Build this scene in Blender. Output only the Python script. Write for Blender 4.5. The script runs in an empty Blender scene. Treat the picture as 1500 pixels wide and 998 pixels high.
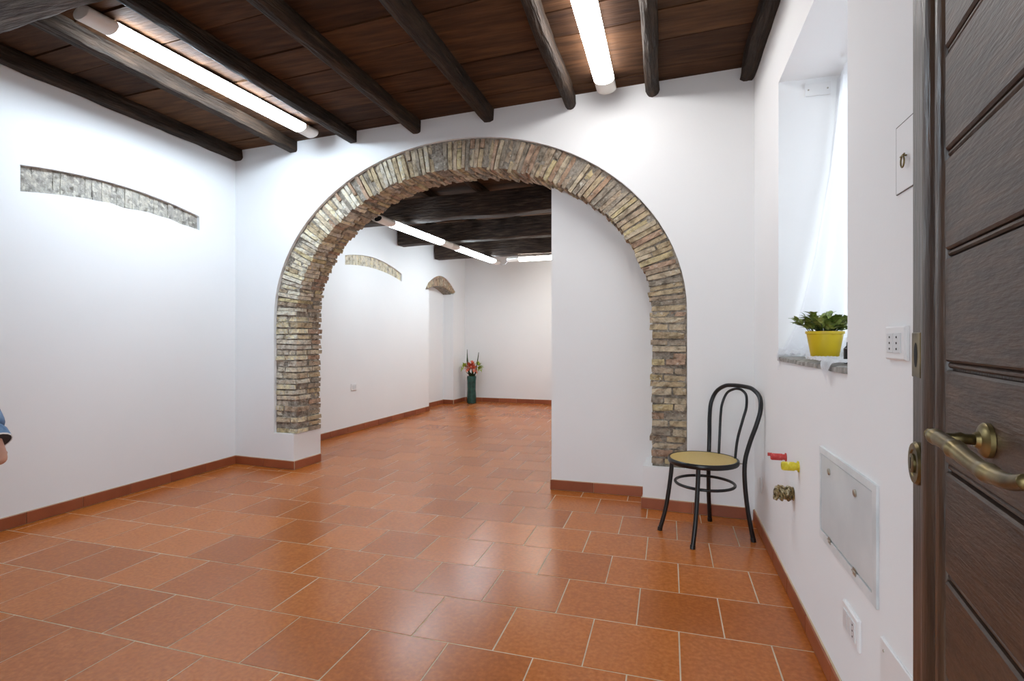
import bpy, bmesh, math, random
from mathutils import Vector, Matrix
from mathutils import noise as mnoise

sc = bpy.context.scene
col = sc.collection
# ------------------------------------------------------------------ camera, world, exposure
F, CX, HY, TH, CH = 771.0, 750.0, 496.5, 0.2886, 1.15
cam_d = bpy.data.cameras.new('camera'); cam = bpy.data.objects.new('camera', cam_d); col.objects.link(cam)
cam_d.sensor_width = 36.0; cam_d.lens = 36.0 * F / 1500.0
cam_d.shift_y = (HY - 499.0) / 1500.0
cam_d.clip_start = 0.02; cam_d.clip_end = 100
cam.location = (0, 0, CH); cam.rotation_euler = (math.pi / 2, 0, TH)
sc.camera = cam
world = bpy.data.worlds.new('sky'); sc.world = world; world.use_nodes = True
bg = world.node_tree.nodes['Background']
bg.inputs['Color'].default_value = (0.82, 0.92, 1.0, 1); bg.inputs['Strength'].default_value = 2.3
sc.view_settings.view_transform = 'Standard'; sc.view_settings.look = 'None'
sc.view_settings.gamma = 1.0; sc.view_settings.use_curve_mapping = False
sc.view_settings.exposure = 1.14
TUBE = 20.0          # radiance of the lit diffusers

CT, ST = math.cos(TH), math.sin(TH)
def cw(xc, yc): return (xc * CT - yc * ST, xc * ST + yc * CT)     # camera ground frame -> world
PI = math.pi

# ------------------------------------------------------------------ materials
def new_mat(name):
    m = bpy.data.materials.new(name); m.use_nodes = True
    nt = m.node_tree; b = nt.nodes['Principled BSDF']
    return m, nt, b
def nd(nt, t, **kw):
    n = nt.nodes.new(t)
    for k, v in kw.items(): setattr(n, k, v)
    return n
def ramp(nt, stops, interp='LINEAR'):
    r = nd(nt, 'ShaderNodeValToRGB'); cr = r.color_ramp; cr.interpolation = interp
    while len(cr.elements) < len(stops): cr.elements.new(0.5)
    for e, (p, c) in zip(cr.elements, stops): e.position = p; e.color = (*c, 1)
    return r
def plain(name, c, rough=0.5, metal=0.0, spec=0.5):
    m, nt, b = new_mat(name)
    b.inputs['Base Color'].default_value = (*c, 1); b.inputs['Roughness'].default_value = rough
    b.inputs['Metallic'].default_value = metal; b.inputs['Specular IOR Level'].default_value = spec
    return m
def noisy(name, stops, scale=8, detail=5, rough=0.6, bump=0.2, bscale=None, stretch=(1, 1, 1), metal=0.0, rnd=0.0, dist=0.01, spec=0.5, rough_var=0.0):
    """noise-driven colour + bump; rnd adds a per-object shift of the colour lookup"""
    m, nt, b = new_mat(name); L = nt.links.new
    tc = nd(nt, 'ShaderNodeTexCoord'); mp = nd(nt, 'ShaderNodeMapping'); mp.inputs['Scale'].default_value = stretch
    L(tc.outputs['Object'], mp.inputs['Vector'])
    oi = nd(nt, 'ShaderNodeObjectInfo')
    add = nd(nt, 'ShaderNodeVectorMath', operation='MULTIPLY_ADD')
    cmb = nd(nt, 'ShaderNodeCombineXYZ')
    for k in range(3): L(oi.outputs['Random'], cmb.inputs[k])
    L(cmb.outputs[0], add.inputs[0]); add.inputs[1].default_value = (37.0, 53.0, 71.0); L(mp.outputs[0], add.inputs[2])
    n = nd(nt, 'ShaderNodeTexNoise'); n.inputs['Scale'].default_value = scale; n.inputs['Detail'].default_value = detail
    L(add.outputs[0], n.inputs['Vector'])
    fac = n.outputs['Fac']
    if rnd:
        ma = nd(nt, 'ShaderNodeMath', operation='MULTIPLY_ADD'); ma.inputs[1].default_value = rnd; L(oi.outputs['Random'], ma.inputs[0])
        sb = nd(nt, 'ShaderNodeMath', operation='SUBTRACT'); sb.inputs[1].default_value = rnd / 2; L(fac, sb.inputs[0]); L(sb.outputs[0], ma.inputs[2]); fac = ma.outputs[0]
    r = ramp(nt, stops); L(fac, r.inputs[0]); L(r.outputs[0], b.inputs['Base Color'])
    b.inputs['Roughness'].default_value = rough; b.inputs['Metallic'].default_value = metal; b.inputs['Specular IOR Level'].default_value = spec
    if rough_var:
        mr = nd(nt, 'ShaderNodeMapRange'); mr.inputs['To Min'].default_value = rough - rough_var; mr.inputs['To Max'].default_value = rough + rough_var
        L(n.outputs['Fac'], mr.inputs[0]); L(mr.outputs[0], b.inputs['Roughness'])
    if bump:
        n2 = nd(nt, 'ShaderNodeTexNoise'); n2.inputs['Scale'].default_value = bscale or scale * 3; n2.inputs['Detail'].default_value = 3
        L(add.outputs[0], n2.inputs['Vector'])
        bp = nd(nt, 'ShaderNodeBump'); bp.inputs['Strength'].default_value = bump; bp.inputs['Distance'].default_value = dist
        L(n2.outputs['Fac'], bp.inputs['Height']); L(bp.outputs[0], b.inputs['Normal'])
    return m

M = {}
M['plaster'] = noisy('white_plaster', [(0.3, (0.855, 0.86, 0.865)), (0.7, (0.88, 0.88, 0.88))], 1.5, 3, 0.75, 0.08, 60, dist=0.004, spec=0.25)
M['tile'] = noisy('terracotta_tile', [(0.25, (0.35, 0.090, 0.012)), (0.5, (0.44, 0.122, 0.018)), (0.75, (0.54, 0.165, 0.030))], 60, 4, 0.26, 0.07, 90, rnd=0.3, dist=0.002)
M['grout'] = noisy('grout', [(0.3, (0.50, 0.38, 0.24)), (0.7, (0.64, 0.50, 0.34))], 9, 3, 0.9, 0.0)
M['skirt'] = noisy('terracotta_skirting', [(0.25, (0.24, 0.060, 0.022)), (0.75, (0.36, 0.10, 0.038))], 6, 5, 0.38, 0.1, 120, rnd=0.4, dist=0.003)
M['beam'] = noisy('dark_beam_wood', [(0.25, (0.012, 0.008, 0.006)), (0.5, (0.032, 0.020, 0.013)), (0.78, (0.075, 0.045, 0.028))], 5, 8, 0.62, 0.9, 9, stretch=(7, 0.8, 7), rnd=0.12, dist=0.02, spec=0.15)
M['beam_x'] = noisy('dark_cross_beam_wood', [(0.25, (0.014, 0.010, 0.009)), (0.5, (0.045, 0.030, 0.022)), (0.78, (0.11, 0.08, 0.06))], 5, 8, 0.65, 0.9, 9, stretch=(0.8, 7, 7), rnd=0.1, dist=0.02, spec=0.25)
M['beam_lit'] = noisy('lit_grey_beam', [(0.25, (0.035, 0.030, 0.028)), (0.5, (0.12, 0.11, 0.10)), (0.78, (0.24, 0.22, 0.20))], 5, 8, 0.7, 0.9, 9, stretch=(0.8, 7, 7), dist=0.02, spec=0.25)  # lit look of the cross beam put into its wood colour
M['plank'] = noisy('brown_ceiling_board', [(0.2, (0.030, 0.014, 0.008)), (0.5, (0.062, 0.029, 0.014)), (0.8, (0.115, 0.054, 0.024))], 4, 8, 0.75, 0.4, 8, stretch=(0.9, 7, 5), rnd=0.35, dist=0.01, spec=0.12)
M['gap'] = plain('dark_board_backing', (0.008, 0.006, 0.005), 0.9)
M['fixture'] = plain('white_fixture_plastic', (0.86, 0.83, 0.78), 0.45)
M['metal_dark'] = plain('black_tube_metal', (0.006, 0.006, 0.007), 0.28)
M['seam'] = plain('grey_seam', (0.16, 0.15, 0.14), 0.8)
M['hole'] = plain('dark_hollow', (0.01, 0.01, 0.01), 0.9)
M['plastic'] = plain('white_plastic', (0.82, 0.82, 0.82), 0.35)
M['plastic2'] = plain('white_socket_insert', (0.70, 0.71, 0.72), 0.3)
M['panel'] = noisy('painted_metal_panel', [(0.35, (0.60, 0.63, 0.64)), (0.7, (0.72, 0.75, 0.75))], 4, 4, 0.38, 0.05, 10)
M['frame_al'] = noisy('white_metal_frame', [(0.3, (0.62, 0.66, 0.67)), (0.7, (0.80, 0.82, 0.82))], 9, 4, 0.4, 0.1)
M['brass'] = noisy('aged_brass', [(0.3, (0.06, 0.042, 0.016)), (0.55, (0.17, 0.125, 0.050)), (0.75, (0.34, 0.26, 0.11))], 22, 5, 0.36, 0.15, 60, metal=0.85, dist=0.002)
M['steel'] = plain('screw_steel', (0.45, 0.42, 0.35), 0.35, 0.9)
M['door'] = noisy('dark_door_wood', [(0.2, (0.016, 0.009, 0.006)), (0.5, (0.050, 0.026, 0.015)), (0.8, (0.095, 0.050, 0.028))], 4, 8, 0.42, 0.35, 12, stretch=(3, 3, 22), rnd=0.08, dist=0.004)
M['door_v'] = noisy('dark_stile_wood', [(0.2, (0.014, 0.008, 0.006)), (0.5, (0.045, 0.024, 0.014)), (0.8, (0.09, 0.05, 0.03))], 4, 8, 0.30, 0.3, 12, stretch=(20, 20, 1.5), dist=0.004)
M['stone'] = noisy('weathered_sill_stone', [(0.3, (0.13, 0.12, 0.11)), (0.6, (0.34, 0.32, 0.29)), (0.8, (0.55, 0.53, 0.50))], 22, 6, 0.85, 0.7, 40)
M['mortar'] = noisy('lime_mortar', [(0.3, (0.16, 0.14, 0.11)), (0.55, (0.32, 0.28, 0.23)), (0.8, (0.50, 0.46, 0.40))], 28, 6, 0.95, 1.0, 60, dist=0.02)
M['pot'] = plain('yellow_pot', (0.66, 0.47, 0.012), 0.42)
M['soil'] = noisy('potting_soil', [(0.3, (0.015, 0.01, 0.007)), (0.7, (0.05, 0.03, 0.02))], 40, 4, 0.95, 0.8, 80)
M['leaf'] = noisy('green_leaf', [(0.25, (0.055, 0.10, 0.018)), (0.5, (0.16, 0.22, 0.04)), (0.75, (0.36, 0.40, 0.12))], 22, 2, 0.4, 0.0)
M['stem'] = plain('dark_green_stem', (0.035, 0.06, 0.02), 0.5)
M['orange'] = noisy('coral_petal', [(0.3, (0.72, 0.11, 0.05)), (0.7, (0.85, 0.27, 0.15))], 25, 2, 0.5, 0.0)
M['lime'] = noisy('lime_petal', [(0.3, (0.30, 0.45, 0.02)), (0.7, (0.55, 0.62, 0.10))], 25, 2, 0.5, 0.0)
M['vase'] = noisy('dark_green_vase', [(0.3, (0.006, 0.035, 0.028)), (0.7, (0.016, 0.085, 0.065))], 18, 4, 0.12, 0.25, 14)
M['red'] = noisy('red_pipe_end', [(0.35, (0.50, 0.035, 0.03)), (0.62, (0.60, 0.07, 0.06)), (0.75, (0.70, 0.45, 0.42))], 60, 3, 0.5, 0.2)
M['yellow'] = noisy('yellow_pipe_end', [(0.35, (0.60, 0.48, 0.01)), (0.62, (0.74, 0.62, 0.04)), (0.75, (0.78, 0.72, 0.40))], 60, 3, 0.5, 0.2)
M['rag'] = noisy('stained_brass_tap', [(0.35, (0.03, 0.02, 0.012)), (0.5, (0.25, 0.17, 0.06)), (0.68, (0.62, 0.56, 0.40))], 45, 4, 0.45, 0.5, 70, metal=0.3)
M['skin'] = noisy('skin', [(0.3, (0.46, 0.22, 0.15)), (0.7, (0.58, 0.31, 0.22))], 14, 4, 0.5, 0.1, 90)
M['denim'] = noisy('blue_denim', [(0.3, (0.035, 0.075, 0.16)), (0.5, (0.10, 0.19, 0.34)), (0.75, (0.26, 0.38, 0.55))], 18, 5, 0.85, 0.3, 160, dist=0.002)
M['trouser'] = plain('dark_trousers', (0.03, 0.03, 0.035), 0.85)
M['hair'] = plain('dark_hair', (0.02, 0.013, 0.01), 0.6)
M['shoe'] = plain('brown_shoe', (0.07, 0.035, 0.02), 0.4)
M['cuff'] = plain('white_cuff_trim', (0.72, 0.72, 0.70), 0.8)
M['eye'] = plain('eye', (0.7, 0.7, 0.68), 0.2)
M['lip'] = plain('lip', (0.42, 0.14, 0.11), 0.5)
M['paving'] = noisy('outside_paving', [(0.3, (0.20, 0.19, 0.18)), (0.7, (0.32, 0.31, 0.29))], 8, 5, 0.9, 0.3)

def brick_mat(name, stops, white):
    m, nt, b = new_mat(name); L = nt.links.new
    tc = nd(nt, 'ShaderNodeTexCoord'); oi = nd(nt, 'ShaderNodeObjectInfo'); ge = nd(nt, 'ShaderNodeNewGeometry')
    s = nd(nt, 'ShaderNodeMath', operation='ADD'); L(oi.outputs['Random'], s.inputs[0]); L(ge.outputs['Random Per Island'], s.inputs[1])
    fr = nd(nt, 'ShaderNodeMath', operation='FRACT'); L(s.outputs[0], fr.inputs[0])
    r = ramp(nt, stops, 'CONSTANT'); L(fr.outputs[0], r.inputs[0])
    pos = nd(nt, 'ShaderNodeVectorMath', operation='ADD'); L(ge.outputs['Position'], pos.inputs[0]); pos.inputs[1].default_value = (11, 7, 5)
    n = nd(nt, 'ShaderNodeTexNoise'); n.inputs['Scale'].default_value = 22; n.inputs['Detail'].default_value = 7; L(pos.outputs[0], n.inputs['Vector'])
    mr = ramp(nt, [(0.30, (0.45, 0.43, 0.40)), (0.5, (0.95, 0.95, 0.95)), (0.72, (1.25, 1.22, 1.15))]); L(n.outputs['Fac'], mr.inputs[0])
    mu = nd(nt, 'ShaderNodeMix', data_type='RGBA', blend_type='MULTIPLY'); mu.inputs[0].default_value = 1.0
    L(r.outputs[0], mu.inputs[6]); L(mr.outputs[0], mu.inputs[7])
    n3 = nd(nt, 'ShaderNodeTexNoise'); n3.inputs['Scale'].default_value = 34; n3.inputs['Detail'].default_value = 6; L(pos.outputs[0], n3.inputs['Vector'])
    lr = ramp(nt, [(white, (0, 0, 0)), (white + 0.12, (1, 1, 1))]); L(n3.outputs['Fac'], lr.inputs[0])
    mx = nd(nt, 'ShaderNodeMix', data_type='RGBA'); L(lr.outputs[0], mx.inputs[0]); L(mu.outputs[2], mx.inputs[6]); mx.inputs[7].default_value = (0.62, 0.58, 0.50, 1)
    L(mx.outputs[2], b.inputs['Base Color']); b.inputs['Roughness'].default_value = 0.92; b.inputs['Specular IOR Level'].default_value = 0.2
    n2 = nd(nt, 'ShaderNodeTexNoise'); n2.inputs['Scale'].default_value = 70; n2.inputs['Detail'].default_value = 8; L(pos.outputs[0], n2.inputs['Vector'])
    bp = nd(nt, 'ShaderNodeBump'); bp.inputs['Strength'].default_value = 0.9; bp.inputs['Distance'].default_value = 0.012
    L(n2.outputs['Fac'], bp.inputs['Height']); L(bp.outputs[0], b.inputs['Normal'])
    return m
M['brick'] = brick_mat('old_arch_brick', [(0.0, (0.480, 0.384, 0.252)), (0.2, (0.408, 0.324, 0.240)), (0.36, (0.53, 0.44, 0.26)), (0.46, (0.432, 0.300, 0.216)), (0.60, (0.348, 0.300, 0.240)), (0.74, (0.528, 0.444, 0.324)), (0.90, (0.43, 0.29, 0.20)), (0.94, (0.456, 0.360, 0.264))], 0.62)
M['brick_pale'] = brick_mat('limewashed_lit_brick', [(0.0, (0.688, 0.616, 0.473)), (0.25, (0.603, 0.544, 0.430)), (0.45, (0.717, 0.631, 0.430)), (0.65, (0.531, 0.473, 0.388)), (0.82, (0.746, 0.688, 0.559))], 0.50)  # limewash tone, with tube light on the left face put into the colour
M['rubble'] = brick_mat('limewashed_niche_brick', [(0.0, (0.475, 0.450, 0.400)), (0.3, (0.350, 0.325, 0.288)), (0.55, (0.525, 0.488, 0.425)), (0.8, (0.413, 0.388, 0.350))], 0.52)

def emit_mat(name, c, s):
    m, nt, b = new_mat(name)
    b.inputs['Base Color'].default_value = (0.9, 0.9, 0.9, 1)
    b.inputs['Emission Color'].default_value = (*c, 1); b.inputs['Emission Strength'].default_value = s
    return m
M['cool'] = emit_mat('lit_cool_diffuser', (0.74, 0.875, 1.0), TUBE * 1.44)
M['warm'] = emit_mat('lit_neutral_diffuser', (0.97, 0.965, 0.96), TUBE * 0.62)
M['backcool'] = emit_mat('lit_white_diffuser', (0.78, 0.91, 1.0), TUBE * 0.74)
M['backwarm'] = emit_mat('lit_warm_diffuser', (1.0, 0.93, 0.84), TUBE * 0.80)

def cane_mat():
    m, nt, b = new_mat('woven_cane'); L = nt.links.new
    tc = nd(nt, 'ShaderNodeTexCoord')
    w = []
    for rot in (0.785, -0.785):
        mp = nd(nt, 'ShaderNodeMapping'); mp.inputs['Rotation'].default_value = (0, 0, rot); L(tc.outputs['Object'], mp.inputs['Vector'])
        wv = nd(nt, 'ShaderNodeTexWave'); wv.inputs['Scale'].default_value = 42; L(mp.outputs[0], wv.inputs['Vector']); w.append(wv)
    mul = nd(nt, 'ShaderNodeMath', operation='MULTIPLY'); L(w[0].outputs['Fac'], mul.inputs[0]); L(w[1].outputs['Fac'], mul.inputs[1])
    r = ramp(nt, [(0.0, (0.62, 0.45, 0.16)), (0.5, (0.58, 0.40, 0.13)), (0.9, (0.26, 0.15, 0.04))]); L(mul.outputs[0], r.inputs[0]); L(r.outputs[0], b.inputs['Base Color'])
    bp = nd(nt, 'ShaderNodeBump'); bp.inputs['Strength'].default_value = 0.4; bp.inputs['Distance'].default_value = 0.002; bp.invert = True
    L(mul.outputs[0], bp.inputs['Height']); L(bp.outputs[0], b.inputs['Normal']); b.inputs['Roughness'].default_value = 0.5
    return m
M['cane'] = cane_mat()
def lace_mat(name, cover, scale, open_alpha):
    """thin white net: translucent threads with small openings"""
    m = bpy.data.materials.new(name); m.use_nodes = True; nt = m.node_tree; nt.nodes.clear(); L = nt.links.new
    out = nd(nt, 'ShaderNodeOutputMaterial'); df = nd(nt, 'ShaderNodeBsdfDiffuse'); tr = nd(nt, 'ShaderNodeBsdfTranslucent'); tp = nd(nt, 'ShaderNodeBsdfTransparent')
    for n in (df, tr): n.inputs['Color'].default_value = (0.86, 0.87, 0.90, 1)
    a = nd(nt, 'ShaderNodeMixShader'); a.inputs[0].default_value = 0.45; L(df.outputs[0], a.inputs[1]); L(tr.outputs[0], a.inputs[2])
    uv = nd(nt, 'ShaderNodeTexCoord')
    wv = []
    for d in ('X', 'Y'):
        x = nd(nt, 'ShaderNodeTexWave', bands_direction=d); x.inputs['Scale'].default_value = scale; L(uv.outputs['UV'], x.inputs['Vector']); wv.append(x)
    mul = nd(nt, 'ShaderNodeMath', operation='MULTIPLY'); L(wv[0].outputs['Fac'], mul.inputs[0]); L(wv[1].outputs['Fac'], mul.inputs[1])
    gt = nd(nt, 'ShaderNodeMath', operation='GREATER_THAN'); gt.inputs[1].default_value = cover; L(mul.outputs[0], gt.inputs[0])
    sc_ = nd(nt, 'ShaderNodeMath', operation='MULTIPLY'); sc_.inputs[1].default_value = open_alpha; L(gt.outputs[0], sc_.inputs[0])
    b = nd(nt, 'ShaderNodeMixShader'); L(sc_.outputs[0], b.inputs[0]); L(a.outputs[0], b.inputs[1]); L(tp.outputs[0], b.inputs[2])
    L(b.outputs[0], out.inputs['Surface'])
    return m
M['lace'] = lace_mat('white_lace', 0.35, 16, 0.75)
M['lace_fine'] = lace_mat('white_crochet', 0.55, 9, 0.8)
mg, ntg, bgl = new_mat('window_glass'); bgl.inputs['Transmission Weight'].default_value = 1.0; bgl.inputs['Roughness'].default_value = 0.0; bgl.inputs['IOR'].default_value = 1.1
M['glass'] = mg

# ------------------------------------------------------------------ mesh helpers
class MB:
    def __init__(s): s.v = []; s.f = []; s.uv = None
    def add(s, vs, fs):
        o = len(s.v); s.v += [tuple(p) for p in vs]; s.f += [tuple(i + o for i in f) for f in fs]; return s
    def box(s, a, b):
        x0, y0, z0 = a; x1, y1, z1 = b
        return s.add([(x0, y0, z0), (x1, y0, z0), (x1, y1, z0), (x0, y1, z0), (x0, y0, z1), (x1, y0, z1), (x1, y1, z1), (x0, y1, z1)],
                     [(0, 3, 2, 1), (4, 5, 6, 7), (0, 1, 5, 4), (1, 2, 6, 5), (2, 3, 7, 6), (3, 0, 4, 7)])
    def frame_box(s, o, ex, ey, ez, a, b, ch=0.0):
        """box in a local frame; ch chamfers the +ey face"""
        o, ex, ey, ez = Vector(o), Vector(ex), Vector(ey), Vector(ez)
        def P(x, y, z): return o + ex * x + ey * y + ez * z
        x0, y0, z0 = a; x1, y1, z1 = b
        if not ch:
            vs = [P(x, y, z) for z in (z0, z1) for x, y in ((x0, y0), (x1, y0), (x1, y1), (x0, y1))]
            return s.add(vs, [(0, 3, 2, 1), (4, 5, 6, 7), (0, 1, 5, 4), (1, 2, 6, 5), (2, 3, 7, 6), (3, 0, 4, 7)])
        r = [P(x0, y0, z0), P(x1, y0, z0), P(x1, y0, z1), P(x0, y0, z1)]
        r += [P(x0, y1 - ch, z0), P(x1, y1 - ch, z0), P(x1, y1 - ch, z1), P(x0, y1 - ch, z1)]
        r += [P(x0 + ch, y1, z0 + ch), P(x1 - ch, y1, z0 + ch), P(x1 - ch, y1, z1 - ch), P(x0 + ch, y1, z1 - ch)]
        fs = [(0, 1, 2, 3), (8, 11, 10, 9)]
        for k in range(4):
            n = (k + 1) % 4
            fs += [(k, 4 + k, 4 + n, n), (4 + k, 8 + k, 8 + n, 4 + n)]
        return s.add(r, fs)
    def prism(s, poly, z0, z1, inset=0.0, drop=0.0):
        """vertical prism of a ccw polygon with an eased upper edge"""
        n = len(poly); cxx = sum(p[0] for p in poly) / n; cyy = sum(p[1] for p in poly) / n
        vs = [(p[0], p[1], z0) for p in poly] + [(p[0], p[1], z1 - drop) for p in poly]
        fs = [tuple(range(n - 1, -1, -1))]
        for k in range(n): m = (k + 1) % n; fs.append((k, m, n + m, n + k))
        if inset:
            top = []
            for p in poly:
                d = Vector((cxx - p[0], cyy - p[1])); top.append((p[0] + (inset if d.x > 0 else -inset), p[1] + (inset if d.y > 0 else -inset), z1))
            vs += top
            for k in range(n): m = (k + 1) % n; fs.append((n + k, n + m, 2 * n + m, 2 * n + k))
            fs.append(tuple(range(2 * n, 3 * n)))
        else: fs.append(tuple(range(n, 2 * n)))
        return s.add(vs, fs)
    def tube(s, pts, rad, n=10, closed=False, caps=True, squash=None):
        pts = [Vector(p) for p in pts]; N = len(pts)
        if not isinstance(rad, (list, tuple)): rad = [rad] * N
        up = None; vs = []
        for i, p in enumerate(pts):
            if closed: t = pts[(i + 1) % N] - pts[i - 1]
            else: t = pts[min(i + 1, N - 1)] - pts[max(i - 1, 0)]
            t.normalize()
            if up is None:
                up = Vector((0, 0, 1)) if abs(t.z) < 0.9 else Vector((1, 0, 0))
            a = (up - t * up.dot(t)).normalized(); b = t.cross(a); up = a
            for k in range(n):
                w = 2 * PI * k / n
                vs.append(p + a * math.cos(w) * rad[i] * (squash or 1) + b * math.sin(w) * rad[i])
        fs = []
        for i in range(N if closed else N - 1):
            j = (i + 1) % N
            for k in range(n): fs.append((i * n + k, i * n + (k + 1) % n, j * n + (k + 1) % n, j * n + k))
        if caps and not closed: fs += [tuple(range(n - 1, -1, -1)), tuple((N - 1) * n + k for k in range(n))]
        return s.add(vs, fs)
    def lathe(s, prof, n=24, o=(0, 0, 0), ex=(1, 0, 0), ey=(0, 1, 0), ez=(0, 0, 1)):
        o, ex, ey, ez = Vector(o), Vector(ex), Vector(ey), Vector(ez); vs = []; fs = []
        for r, z in prof:
            for k in range(n): w = 2 * PI * k / n; vs.append(o + ex * (r * math.cos(w)) + ey * (r * math.sin(w)) + ez * z)
        for i in range(len(prof) - 1):
            for k in range(n): fs.append((i * n + k, i * n + (k + 1) % n, (i + 1) * n + (k + 1) % n, (i + 1) * n + k))
        fs += [tuple(range(n - 1, -1, -1)), tuple((len(prof) - 1) * n + k for k in range(n))]
        return s.add(vs, fs)
    def build(s, name, mat, parent=None, smooth=False, origin=None, recalc=True):
        me = bpy.data.meshes.new(name)
        vs = s.v
        if origin is not None: vs = [(v[0] - origin[0], v[1] - origin[1], v[2] - origin[2]) for v in vs]
        me.from_pydata(vs, [], s.f)
        if recalc:
            bm = bmesh.new(); bm.from_mesh(me); bmesh.ops.recalc_face_normals(bm, faces=bm.faces); bm.to_mesh(me); bm.free()
        if isinstance(mat, str): mat = M[mat]
        me.materials.append(mat)
        if smooth:
            for p in me.polygons: p.use_smooth = True
        o = bpy.data.objects.new(name, me); col.objects.link(o)
        if origin is not None: o.location = origin
        if parent is not None: o.parent = parent
        return o

def empty(name, loc=(0, 0, 0)):
    o = bpy.data.objects.new(name, None); col.objects.link(o); o.location = loc; o.empty_display_size = 0.05; return o
def tag(o, label=None, cat=None, group=None, kind=None):
    if label: o['label'] = label
    if cat: o['category'] = cat
    if group: o['group'] = group
    if kind: o['kind'] = kind
    return o
def attach(ch, par):
    """parent keeping the world place (parents here are only translated)"""
    ch.parent = par; ch.location = Vector(ch.location) - Vector(par.location); return ch
def smooth_auto(o, ang=0.7):
    for p in o.data.polygons: p.use_smooth = True
    bm = bmesh.new(); bm.from_mesh(o.data)
    for e in bm.edges:
        if len(e.link_faces) == 2 and e.calc_face_angle(0) > ang: e.smooth = False
    bm.to_mesh(o.data); bm.free()

def slab(name, loops, o, es, ez, nrm, t, mat='plaster', extra=None):
    """solid sheet: 2-D loops (outer then holes) in the (es,ez) plane at o, front face at o, thickness t along -nrm"""
    o, es, ez, nrm = Vector(o), Vector(es), Vector(ez), Vector(nrm)
    bm = bmesh.new()
    for off in (0.0, -t):
        edges = []
        for lp in loops:
            vs = [bm.verts.new(o + es * a + ez * b + nrm * off) for a, b in lp]
            edges += [bm.edges.new((vs[k], vs[(k + 1) % len(vs)])) for k in range(len(vs))]
        bmesh.ops.triangle_fill(bm, edges=edges, use_beauty=True, normal=nrm)
    for lp in loops:
        vs0 = [o + es * a + ez * b for a, b in lp]
        q = [(bm.verts.new(p), bm.verts.new(p - nrm * t)) for p in vs0]
        for k in range(len(q)):
            a, b = q[k], q[(k + 1) % len(q)]; bm.faces.new((a[0], b[0], b[1], a[1]))
    if extra:
        for vs, fs in extra:
            bv = [bm.verts.new(p) for p in vs]
            for f in fs: bm.faces.new([bv[i] for i in f])
    bmesh.ops.remove_doubles(bm, verts=bm.verts, dist=1e-5)
    bmesh.ops.recalc_face_normals(bm, faces=bm.faces)
    me = bpy.data.meshes.new(name); bm.to_mesh(me); bm.free(); me.materials.append(M[mat])
    ob = bpy.data.objects.new(name, me); col.objects.link(ob); tag(ob, kind='structure'); return ob

# ------------------------------------------------------------------ plan of the place
UL, UR, VF = -3.822, 0.522, -0.25                       # left wall, right wall, front wall
AL, AR = Vector((-3.825, 3.924, 0)), Vector((0.509, 3.63, 0))
AD = (AR - AL).normalized(); AN = Vector((-AD.y, AD.x, 0))   # along the arch wall, away from the camera
AT = 0.34
def vA(u): return AL.y + (u - AL.x) * AD.y / AD.x           # front line of the arch wall
def P(s, z, off=0.0): return AL + AD * s + AN * off + Vector((0, 0, z))
ZC = 2.88                                                 # underside of the boards
SC, ZS = 2.205, 1.33; IA, IB = 1.513, 1.138; EA, EB = 1.748, 1.368
PLL, PLR, PZL, PZR = 0.680, 3.668, 0.312, 0.288
BWL = (Vector((-3.79, 4.22, 0)), Vector((-3.595, 9.14, 0)))   # left wall of the far room
bd = (BWL[1] - BWL[0]).normalized(); bn = Vector((bd.y, -bd.x, 0))   # bn points into the room
def bs(v): return (v - BWL[0].y) / bd.y
PU, PV = -0.855, 3.94                                     # partition corner
VB = 9.0
ZB = 2.80

# ------------------------------------------------------------------ walls
def arc_band(v0, v1, zt, zb, n=14):
    """segmental band: lists of top and bottom points; zt/zb = (start, mid, end)"""
    def q(z, t): return z[0] * (1 - t) * (1 - 2 * t) + z[1] * 4 * t * (1 - t) + z[2] * t * (2 * t - 1)
    top = [(v0 + (v1 - v0) * k / n, q(zt, k / n)) for k in range(n + 1)]
    bot = [(v0 + (v1 - v0) * k / n, q(zb, k / n)) for k in range(n + 1)]
    return top, bot
N1 = arc_band(2.243, 3.535, (2.222, 2.268, 2.19), (2.058, 2.116, 2.072))
rng = random.Random(5)
b1 = [(a, b + (rng.uniform(-.008, .008) if 0 < k < 14 else 0)) for k, (a, b) in enumerate(N1[1])]
wl = slab('wall_left', [[(VF, 0), (3.93, 0), (3.93, 2.95), (VF, 2.95)], list(reversed(N1[0])) + b1],
          (UL, 0, 0), (0, 1, 0), (0, 0, 1), (1, 0, 0), 0.06)
b = MB().box((UL - 0.20, VF, 0), (UL - 0.0605, 3.93, 2.95)); wlb = b.build('wall_core', 'mortar', wl)

arch_out = [(0, 0), (PLL, 0), (PLL, PZL), (SC - EA, PZL)]
NA = 48
ext = [(SC - EA * math.cos(PI * k / NA), ZS + EB * math.sin(PI * k / NA)) for k in range(NA + 1)]
arch_out += ext + [(SC + EA, PZR), (PLR, PZR), (PLR, 0), (4.36, 0), (4.36, 2.95), (0, 2.95)]
wa = slab('wall_arch', [arch_out], AL, AD, (0, 0, 1), -AN, AT)

# right wall with the window opening
WV0, WV1, WZ0, WZ1 = 1.823, 2.866, 1.042, 2.415
wr = slab('wall_right', [[(VF, 0), (3.64, 0), (3.64, 2.95), (VF, 2.95)], [(WV0, WZ0), (WV1, WZ0), (WV1, WZ1), (WV0, WZ1)]],
          (UR, 0, 0), (0, 1, 0), (0, 0, 1), (-1, 0, 0), 0.42)
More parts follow.
